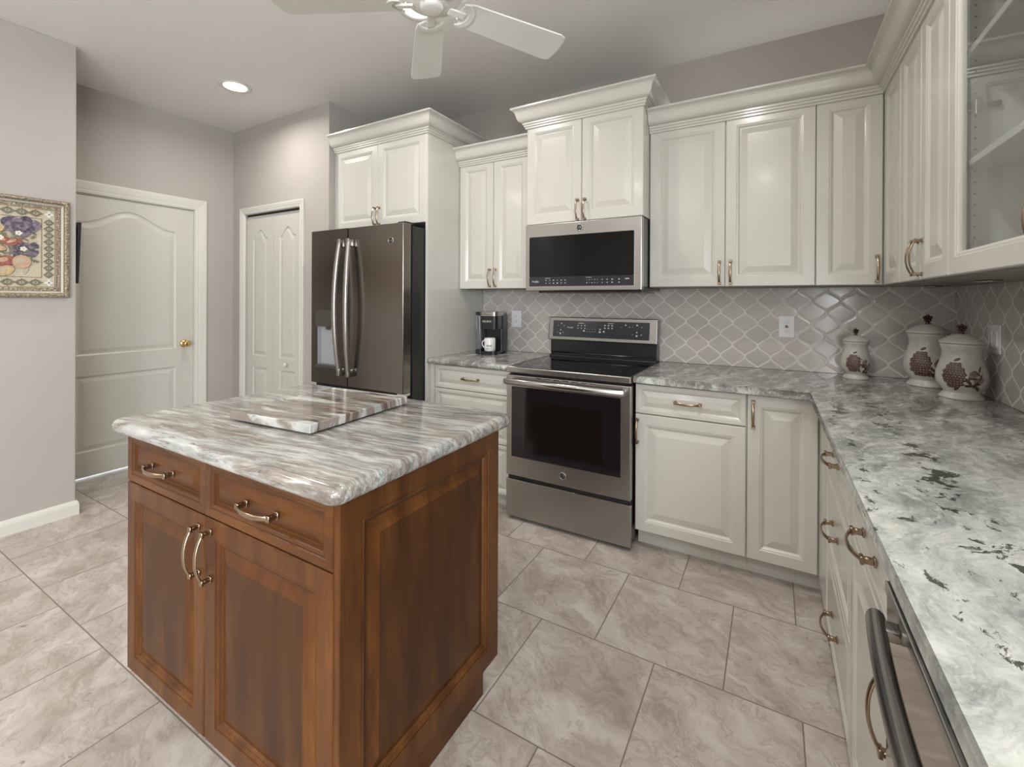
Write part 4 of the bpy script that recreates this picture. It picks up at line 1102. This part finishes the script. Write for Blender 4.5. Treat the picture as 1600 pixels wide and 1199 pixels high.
# ------------------------------------------------------------------ canisters
def canister(label, loc, H, R, facing, n=9, seed=1):
    """ceramic canister; H overall height with finial, R belly radius"""
    c = thing('canister', label, 'canister', loc, facing, 'painted ceramic canisters in the corner')
    hb = H*0.715
    prof = [(0.001, 0), (0.86, 0), (0.88, 0.018), (0.80, 0.055), (0.70, 0.10), (0.70, 0.13), (0.84, 0.19), (0.965, 0.28), (1.0, 0.39), (0.985, 0.47), (0.92, 0.57), (0.83, 0.68), (0.765, 0.78), (0.75, 0.84), (0.78, 0.90), (0.83, 0.955), (0.84, 0.985), (0.80, 1.0), (0.001, 1.0)]
    b = MB(M['cera']); b.lathe([(max(r*R, 0.001), z*hb) for r, z in prof], 0, 48); b.build('jar', c)
    lp = [(0.001, 0), (0.86, 0), (0.885, 0.02), (0.86, 0.05), (0.80, 0.055), (0.80, 0.075), (0.72, 0.082), (0.70, 0.105), (0.60, 0.112), (0.57, 0.14), (0.46, 0.150), (0.40, 0.172), (0.26, 0.19), (0.12, 0.20), (0.001, 0.20)]
    b = MB(M['cera']); b.lathe([(max(r*R, 0.001), hb+0.0005+z*hb*0.88) for r, z in lp], 0, 48); lid = b.build('lid', c)
    fz = hb+0.20*hb*0.88
    b = MB(M['maroon']); fr_ = H*0.050
    b.lathe([(fr_*0.75, 0), (fr_*0.35, fr_*0.5), (fr_*0.35, fr_*0.9), (fr_*0.001+0.0005, fr_*1.0)], 0, 12, (0, 0, fz))
    for k in range(5):
        a = PI/2+2*PI*k/5; b.ball((fr_*0.62*math.cos(a), 0, fz+fr_*1.55+fr_*0.62*math.sin(a)), fr_*0.46, 0, 10, sc=(1, 0.75, 1))
    b.ball((0, -fr_*0.2, fz+fr_*1.55), fr_*0.36, 0, 10)
    b.build('finial', lid)
    # relief fruit painting on the side that faces local -y
    def rad(z):
        t = z/hb
        for (r1, z1), (r2, z2) in zip(prof, prof[1:]):
            if z1 <= t <= z2 and z2 > z1: return R*(r1+(r2-r1)*(t-z1)/(z2-z1))
        return R
    def at(a, z, lift=0.0):
        r = rad(z)+lift; return (r*math.sin(a), -r*math.cos(a), z)
    rnd = random.Random(seed)
    b = MB([M['umber'], M['beadlight'], M['pear'], M['maroon']])
    def disc(a, z, s, mat, sx=1.0, sz=1.0, rot=0.0, lift=0.0008):
        n_ = 12; vs = []
        for j in range(n_):
            u, v_ = s*sx*math.cos(2*PI*j/n_), s*sz*math.sin(2*PI*j/n_)
            u, v_ = u*math.cos(rot)-v_*math.sin(rot), u*math.sin(rot)+v_*math.cos(rot)
            vs.append(b.v(at(a+u/R, z+v_, lift*0.3)))
        ctr = b.v(at(a, z, lift+s*0.10))
        for j in range(n_): b.f([vs[j], vs[(j+1) % n_], ctr], mat, True)
    s = R*0.10
    # leaves and pears right of the grapes
    for k in range(16):
        disc(0.10+rnd.uniform(-0.75, 0.75), hb*(0.20+rnd.uniform(0, 0.22)), s*1.3, 0, 1.5, 0.55, rnd.uniform(-1, 1), 0.0012)
    for (a, z, q, ro) in ((0.45, 0.47, 2.0, 0.9), (0.68, 0.36, 1.9, 0.3)):
        disc(a, hb*z, s*q, 2, 1.25, 0.8, ro, 0.0014)
    for k in range(5): disc(0.25+rnd.uniform(-0.1, 0.6), hb*(0.28+0.07*k), s*1.2, 0, 1.6, 0.35, rnd.uniform(-1.2, 1.2), 0.0020)
    # grape bunch: dark ground with pale dots
    for i in range(n):
        t = i/(n-1); zf = 0.24+0.40*t
        hw = 0.46*math.sqrt(max(0.03, 1-((t-0.5)/0.58)**2)); sp = 0.125
        cnt = max(1, int(round(2*hw/sp)))
        for j in range(cnt):
            a = -0.30+(j-(cnt-1)/2)*sp+(0.03 if i % 2 else -0.03)
            disc(a, hb*zf, s*0.80, 0, 1.1, 1.1, 0, 0.0016)
            disc(a, hb*zf+s*0.04, s*0.24, 1, 1, 1, 0, 0.0034)
    disc(-0.2, hb*0.72, s*1.2, 0, 1.4, 0.6, 0.4)
    b.build('fruit_painting', c, merge=False)
    return c
def aim(x, y): return math.atan2(CAM.y-y, CAM.x-x)+PI/2
canister('small cream ceramic canister with painted grapes, standing alone left of the two larger ones', (1.772, -0.130, 0.918), 0.268, 0.067, aim(1.772, -0.13)+0.15, 9, 1)
canister('tall cream ceramic canister with painted fruit, in the corner, middle one of the three', (2.038, -0.205, 0.918), 0.350, 0.090, aim(2.038, -0.205), 10, 2)
canister('cream ceramic canister with painted fruit nearest the right wall and closest to the camera', (2.082, -0.490, 0.918), 0.318, 0.082, aim(2.082, -0.49), 10, 3)

# ------------------------------------------------------------------ outlets and switch
def plate(name, label, cat, loc, rz, w, h, kind):
    c = thing(name, label, cat, loc, rz)
    b = MB(M['plastic']); b.box(-w/2, w/2, -0.006, 0.0, -h/2, h/2, bev=0.002, seg=2); b.build('cover_plate', c)
    if kind == 'gfci':
        b = MB([M['plastic'], M['dark'], M['t_red']]); b.box(-0.017, 0.017, -0.008, -0.005, -0.035, 0.035, 0, bev=0.001)
        b.box(-0.008, 0.008, -0.0095, -0.0075, 0.001, 0.007, 1); b.box(-0.008, 0.008, -0.0095, -0.0075, -0.007, -0.001, 2)
        for s in (-1, 1):
            for x in (-0.006, 0.006): b.box(x-0.001, x+0.001, -0.0084, -0.0075, s*0.022-0.004, s*0.022+0.004, 1)
            b.box(-0.002, 0.002, -0.0084, -0.0075, s*0.022-0.010, s*0.022-0.007, 1)
        b.build('receptacle', c)
    elif kind == 'duplex':
        b = MB([M['plastic'], M['dark']])
        for s in (-1, 1):
            b.prism(rrect(-0.016, 0.016, s*0.020-0.013, s*0.020+0.013, 0.008), -0.008, -0.005, 'Y', 0)
            for x in (-0.006, 0.006): b.box(x-0.001, x+0.001, -0.0085, -0.0078, s*0.020-0.001, s*0.020+0.007, 1)
            b.box(-0.002, 0.002, -0.0085, -0.0078, s*0.020-0.008, s*0.020-0.005, 1)
        b.build('receptacle', c)
    else:
        for x in (-0.023, 0.023):
            b = MB(M['plastic']); b.box(x-0.016, x+0.016, -0.010, -0.005, -0.033, 0.033, bev=0.002); b.build('rocker', c)
    return c
plate('power_outlet', 'white safety power outlet with test buttons on the backsplash left of the canisters', 'outlet', (1.465, -0.0072, 1.170), 0, 0.078, 0.124, 'gfci')
plate('power_outlet', 'white duplex power outlet on the backsplash beside the coffee maker', 'outlet', (-0.332, -0.0072, 1.169), 0, 0.086, 0.127, 'duplex')
plate('light_switch', 'white light switch plate on the right wall beside the canisters', 'switch', (XR-0.0072, -0.478, 1.168), -PI/2, 0.116, 0.118, 'switch')

# under-cabinet puck lights
for (x, y, lab) in ((2.045, -0.885, 'small round puck light under the right-wall cabinets, nearer the camera'), (2.06, -0.19, 'small round puck light under the corner cabinet, deep in the corner')):
    p = thing('puck_light', lab, 'light', (x, y, ZU0-0.0035))
    b = MB(M['steel']); b.lathe([(0.034, 0.0), (0.036, -0.005), (0.030, -0.008), (0.026, -0.006)], 0, 28, cap1=False); b.build('trim_ring', p)
    b = MB(M['plastic']); b.lathe([(0.0005, -0.005), (0.0265, -0.005), (0.0265, -0.002), (0.0005, -0.002)], 0, 28); b.build('lens', p)

# ------------------------------------------------------------------ recessed ceiling lights
labs = ['recessed ceiling light near the corner by the pantry door', 'recessed ceiling light partly hidden behind the ceiling fan blade',
        'recessed ceiling light over the range aisle', 'recessed ceiling light by the picture wall', 'recessed ceiling light behind the island',
        'recessed ceiling light over the camera side counter', 'recessed ceiling light far behind on the left', 'recessed ceiling light far behind in the middle']
for (x, y), lab in zip(RECESSED, labs):
    p = thing('recessed_light', lab, 'ceiling light', (x, y, ZC-0.0005))
    b = MB(M['trim']); b.lathe([(0.074, 0.0), (0.100, 0.0), (0.102, -0.004), (0.096, -0.008), (0.080, -0.007), (0.074, -0.003)], 0, 40, cap0=False, cap1=False); b.build('trim_ring', p)
    b = MB(M['lamp']); b.lathe([(0.0005, -0.0035), (0.074, -0.0035), (0.074, -0.001), (0.0005, -0.001)], 0, 36); b.build('lens', p)

for (x0_, x1_, y0_, y1_, z_, lab) in ((0.83, 2.07, -0.185, -0.155, 2.375, 'thin unseen fill strip added on top of the back wall cabinets right of the microwave'), (2.005, 2.035, -2.30, -0.40, 2.375, 'thin unseen fill strip added on top of the right wall cabinets')):
    b = MB([M['plastic'], M['lamp']]); b.box(x0_, x1_, y0_, y1_, z_-0.012, z_+0.004); b.box(x0_+0.005, x1_-0.005, y0_+0.006, y1_-0.006, z_+0.004, z_+0.006, 0)
    tag(b.build('added_fill_strip'), lab, 'light strip', 'fill strips added on the cabinet tops')  # unseen casings, added to go with the ceiling fill lights

# ------------------------------------------------------------------ ceiling fan
FCX, FCY, FCZ = 0.243, -1.700, 2.470
fn = thing('ceiling_fan', 'white five-blade ceiling fan hanging at the top edge of the picture', 'ceiling fan', (FCX, FCY, FCZ))
b = MB(M['fan']); b.lathe([(0.0005, ZC-FCZ-0.001), (0.070, ZC-FCZ-0.001), (0.068, ZC-FCZ-0.03), (0.030, ZC-FCZ-0.06), (0.0005, ZC-FCZ-0.06)], 0, 32); b.build('canopy', fn)
b = MB(M['fan']); b.lathe([(0.014, 0.10), (0.014, ZC-FCZ-0.055)], 0, 16); b.build('downrod', fn)
b = MB(M['fan']); b.lathe([(0.0005, -0.012), (0.060, -0.012), (0.100, 0.004), (0.118, 0.030), (0.118, 0.075), (0.095, 0.100), (0.040, 0.118), (0.0005, 0.118)], 0, 40); b.build('motor_housing', fn)
b = MB([M['fan'], M['chrome']]); b.lathe([(0.0005, -0.030), (0.034, -0.030), (0.043, -0.026), (0.046, -0.018), (0.046, -0.008), (0.0005, -0.008)], 0, 32)
b.lathe([(0.001, 0.0), (0.004, 0.0), (0.004, -0.004), (0.001, -0.004)], 1, 10, (0.0, -0.0465, -0.017), 'Y'); b.build('switch_housing', fn)
proto_b = None
for k, ang in enumerate((61.5, 133.0, 207.5, 278.5, 349.5)):
    if k == 0:
        b = MB(M['fan']); b.T = Matrix.Rotation(math.radians(-13), 4, 'X')
        n = 26; outl = []
        r0_, r1_ = 0.112, 0.605
        for i in range(7): a = PI/2+PI*i/6; outl.append((r0_+0.05+0.05*math.cos(a), 0.060*math.sin(a)))
        outl += [(r1_-0.03, -0.077), (r1_-0.008, -0.070), (r1_, -0.050), (r1_+0.004, 0.0), (r1_, 0.050), (r1_-0.008, 0.070), (r1_-0.03, 0.077)]
        b.prism(outl, -0.004, 0.004)
        proto_b = b.build('blade', fn)
        proto_b.rotation_euler = (0, 0, math.radians(ang))
        b = MB(M['fan']); b.T = Matrix.Rotation(math.radians(-13), 4, 'X')
        b.box(0.070, 0.140, -0.016, 0.016, -0.014, -0.004, bev=0.003)
        cr = []
        for i in range(13): a = -1.15+2.3*i/12; cr.append((0.122+0.065*math.cos(a)*1.0-0.01, 0.065*math.sin(a)))
        inner = []
        for i in range(13): a = 1.15-2.3*i/12; inner.append((0.102+0.065*math.cos(a)*1.0-0.012, 0.058*math.sin(a)))
        b.prism(cr+inner, -0.012, -0.0035)
        b.build('blade_iron', proto_b)
    else:
        c = dup(proto_b, fn); c.rotation_euler = (0, 0, math.radians(ang))

# ------------------------------------------------------------------ picture on the left wall
PY0, PY1, PZ0, PZ1 = -2.760, -2.038, 1.320, 1.890
pc = thing('framed_picture', 'gilt-framed fruit still life hanging on the near left wall', 'picture', (XL+0.0005, PY0, PZ0), PI/2)
pw_, ph_ = PY1-PY0, PZ1-PZ0
# local x runs to world +y, local -y faces the room
b = MB([M['gilt'], M['giltlight'], M['gilt']])
FP = [(0, -0.002), (0, -0.020), (-0.006, -0.027), (-0.016, -0.029), (-0.022, -0.022), (-0.026, -0.019)]
b.sweep([(0, 0), (0, ph_), (pw_, ph_), (pw_, 0)][::-1][::-1], [(-o_*-1*-1, h) for o_, h in FP], 'XZ', 0, closed=True)
b.build('frame', pc) if False else b.bm.free()
def nested(b, prof, w, h, mats):
    rings = [[(i, d, i), (w-i, d, i), (w-i, d, h-i), (i, d, h-i)] for i, d in prof]
    b.rings(rings, mats=mats, cap0=False, cap1=False)
b = MB([M['gilt'], M['giltlight'], M['t_line']])
nested(b, [(0, -0.001), (0, -0.020), (0.005, -0.027), (0.015, -0.029), (0.022, -0.022), (0.024, -0.018), (0.027, -0.020), (0.036, -0.015), (0.038, -0.010), (0.056, -0.010), (0.058, -0.003)], pw_, ph_, [0, 0, 0, 0, 2, 1, 1, 2, 0, 2])
b.build('frame', pc)
b = MB([M['canvas'], M['canvas2'], M['t_line']]); b.box(0.03, pw_-0.03, -0.007, -0.001, 0.03, ph_-0.03, 0); b.build('canvas', pc)
b = MB([M['t_line'], M['t_olive'], M['t_white'], M['t_green'], M['t_purple'], M['t_plum'], M['t_red'], M['t_gold'], M['t_peach'], M['canvas2']])
x0, x1, z0, z1 = 0.058, pw_-0.058, 0.058, ph_-0.058
bw = 0.056
layer = [0]
def ell(cx_, cz_, rx_, rz_, mat, rot=0.0, n=18):
    layer[0] += 1
    yq = -0.0074-0.00002*layer[0]
    pts = []
    for j in range(n):
        u, v_ = rx_*math.cos(2*PI*j/n), rz_*math.sin(2*PI*j/n)
        pts.append((cx_+u*math.cos(rot)-v_*math.sin(rot), cz_+u*math.sin(rot)+v_*math.cos(rot)))
    b.prism(pts, yq, yq+0.0006, 'Y', mat)
for (ins, t) in ((0.001, 0.003), (bw, 0.004)):
    for q in ((x0+ins, x1-ins, z0+ins, z0+ins+t), (x0+ins, x1-ins, z1-ins-t, z1-ins), (x0+ins, x0+ins+t, z0+ins, z1-ins), (x1-ins-t, x1-ins, z0+ins, z1-ins)):
        b.box(q[0], q[1], -0.0074, -0.0068, q[2], q[3], 0)
nz_ = 9
for i in range(nz_):
    zc_ = z0+bw+(z1-z0-2*bw)*(i+0.5)/nz_
    for xc in (x0+bw/2, x1-bw/2): ell(xc, zc_, 0.024, 0.022, 0, n=4); ell(xc, zc_, 0.020, 0.018, 1, n=6); ell(xc, zc_, 0.009, 0.007, 9, n=8); ell(xc, zc_, 0.005, 0.005, 1, n=8)
nx_ = 9
for i in range(nx_):
    xc = x0+bw+(x1-x0-2*bw)*(i+0.5)/nx_
    for zc_ in (z0+bw/2, z1-bw/2): ell(xc, zc_, 0.032, 0.022, 0, n=4); ell(xc, zc_, 0.026, 0.018, 1, n=6); ell(xc, zc_, 0.011, 0.007, 9, n=8); ell(xc, zc_, 0.006, 0.005, 1, n=8)
for xc in (x0+bw/2, x1-bw/2):
    for zc_ in (z0+bw/2, z1-bw/2):
        for k in range(4): ell(xc+0.010*math.cos(PI/2*k), zc_+0.010*math.sin(PI/2*k), 0.010, 0.007, 2, PI/2*k, 10)
        ell(xc, zc_, 0.005, 0.005, 0, n=8)
R0 = pw_-0.058-bw
rnd = random.Random(11)
ccx, ccz = pw_/2, ph_/2
for k in range(260):   # foliage
    a = rnd.uniform(0, 2*PI); r = rnd.uniform(0.1, 1.15)
    if abs(r*0.150*math.sin(a)) > (z1-z0)/2-bw-0.025 or r*0.20*math.cos(a) > 0.145: continue
    ell(R0-0.17+r*0.20*math.cos(a), ccz+r*0.150*math.sin(a), rnd.uniform(0.010, 0.022), rnd.uniform(0.004, 0.009), rnd.choice([3, 3, 1, 0, 9]), rnd.uniform(0, PI), 10)
R0 = pw_-0.058-bw
_ell = ell
def ell(cx_, cz_, rx_, rz_, mat, rot=0.0, n=18):
    ax_, az_ = R0-0.045, ccz
    k = 1.28
    x_ = ax_+(cx_-ax_)*k; z_ = az_+(cz_-az_)*1.12
    m_ = 0.012
    x_ = min(max(x_, x0+bw+m_+rx_*k*0.8), x1-bw-m_-rx_*k*0.8); z_ = min(max(z_, z0+bw+m_+rz_*k*0.8), z1-bw-m_-rz_*k*0.8)
    _ell(x_, z_, rx_*k, rz_*k, mat, rot, n)
def rose(cx_, cz_, r):
    for k in range(14):
        a = k*2.399; q = r*(1-k/16.0)
        ell(cx_+q*0.45*math.cos(a), cz_+q*0.35*math.sin(a), q*0.55, q*0.40, 4 if k % 2 else 5, a+0.6, 12)
def grapes(cx_, cz_, w_, h_, n):
    for k in range(n):
        ell(cx_+rnd.uniform(-w_, w_)*(1-0.3*rnd.random()), cz_+rnd.uniform(-h_, h_), 0.0075, 0.0075, rnd.choice([4, 5, 4]), 0, 10)
rose(R0-0.080, ccz+0.105, 0.072)
grapes(R0-0.065, ccz-0.010, 0.042, 0.035, 42)
for (dx, dz, rx_, rz_, m_, ro) in ((-0.155, 0.085, 0.028, 0.020, 7, 0.2), (-0.135, 0.030, 0.038, 0.016, 6, -0.3), (-0.100, 0.022, 0.030, 0.014, 6, 0.5), (-0.150, -0.010, 0.030, 0.012, 8, -0.2), (-0.125, -0.075, 0.030, 0.024, 6, 0.4),
        (-0.075, -0.075, 0.029, 0.029, 8, 0), (-0.125, -0.122, 0.030, 0.020, 7, 0.5), (-0.160, -0.125, 0.020, 0.026, 4, 0.2), (-0.215, 0.045, 0.030, 0.028, 7, 0.1), (-0.23, -0.04, 0.034, 0.028, 8, 0), (-0.22, -0.10, 0.026, 0.026, 6, 0), (-0.28, 0.01, 0.03, 0.024, 7, 0.4), (-0.29, -0.08, 0.028, 0.024, 6, 0.2)):
    ell(R0+dx, ccz+dz, rx_, rz_, m_, ro)
    ell(R0+dx-rx_*0.2, ccz+dz+rz_*0.25, rx_*0.55, rz_*0.4, 9 if m_ in (7, 8) else 8, ro, 12)
rose(R0-0.30, ccz+0.09, 0.045)
for (dx, dz) in ((-0.085, 0.068), (-0.14, 0.040), (-0.07, -0.010), (-0.20, 0.0)):
    for k in range(5): a = 2*PI*k/5; ell(R0+dx+0.006*math.cos(a), ccz+dz+0.006*math.sin(a), 0.006, 0.005, 2, a, 8)
    ell(R0+dx, ccz+dz, 0.003, 0.003, 7, 0, 8)
b.build('still_life_print', pc)

# thin dark panel on the end face of the left wall, seen edge-on and tipping forward
b = MB([M['black']])
b.prism([(YL+0.006, 1.408), (YL+0.016, 1.408), (YL+0.028, 1.782), (YL+0.010, 1.782)], XL-0.52, XL-0.012, 'X')
b.box(XL-0.33, XL-0.21, YL+0.0005, YL+0.012, 1.52, 1.66)
tag(b.build('wall_panel'), 'thin black panel seen edge-on past the end of the picture wall', 'wall-mounted panel')
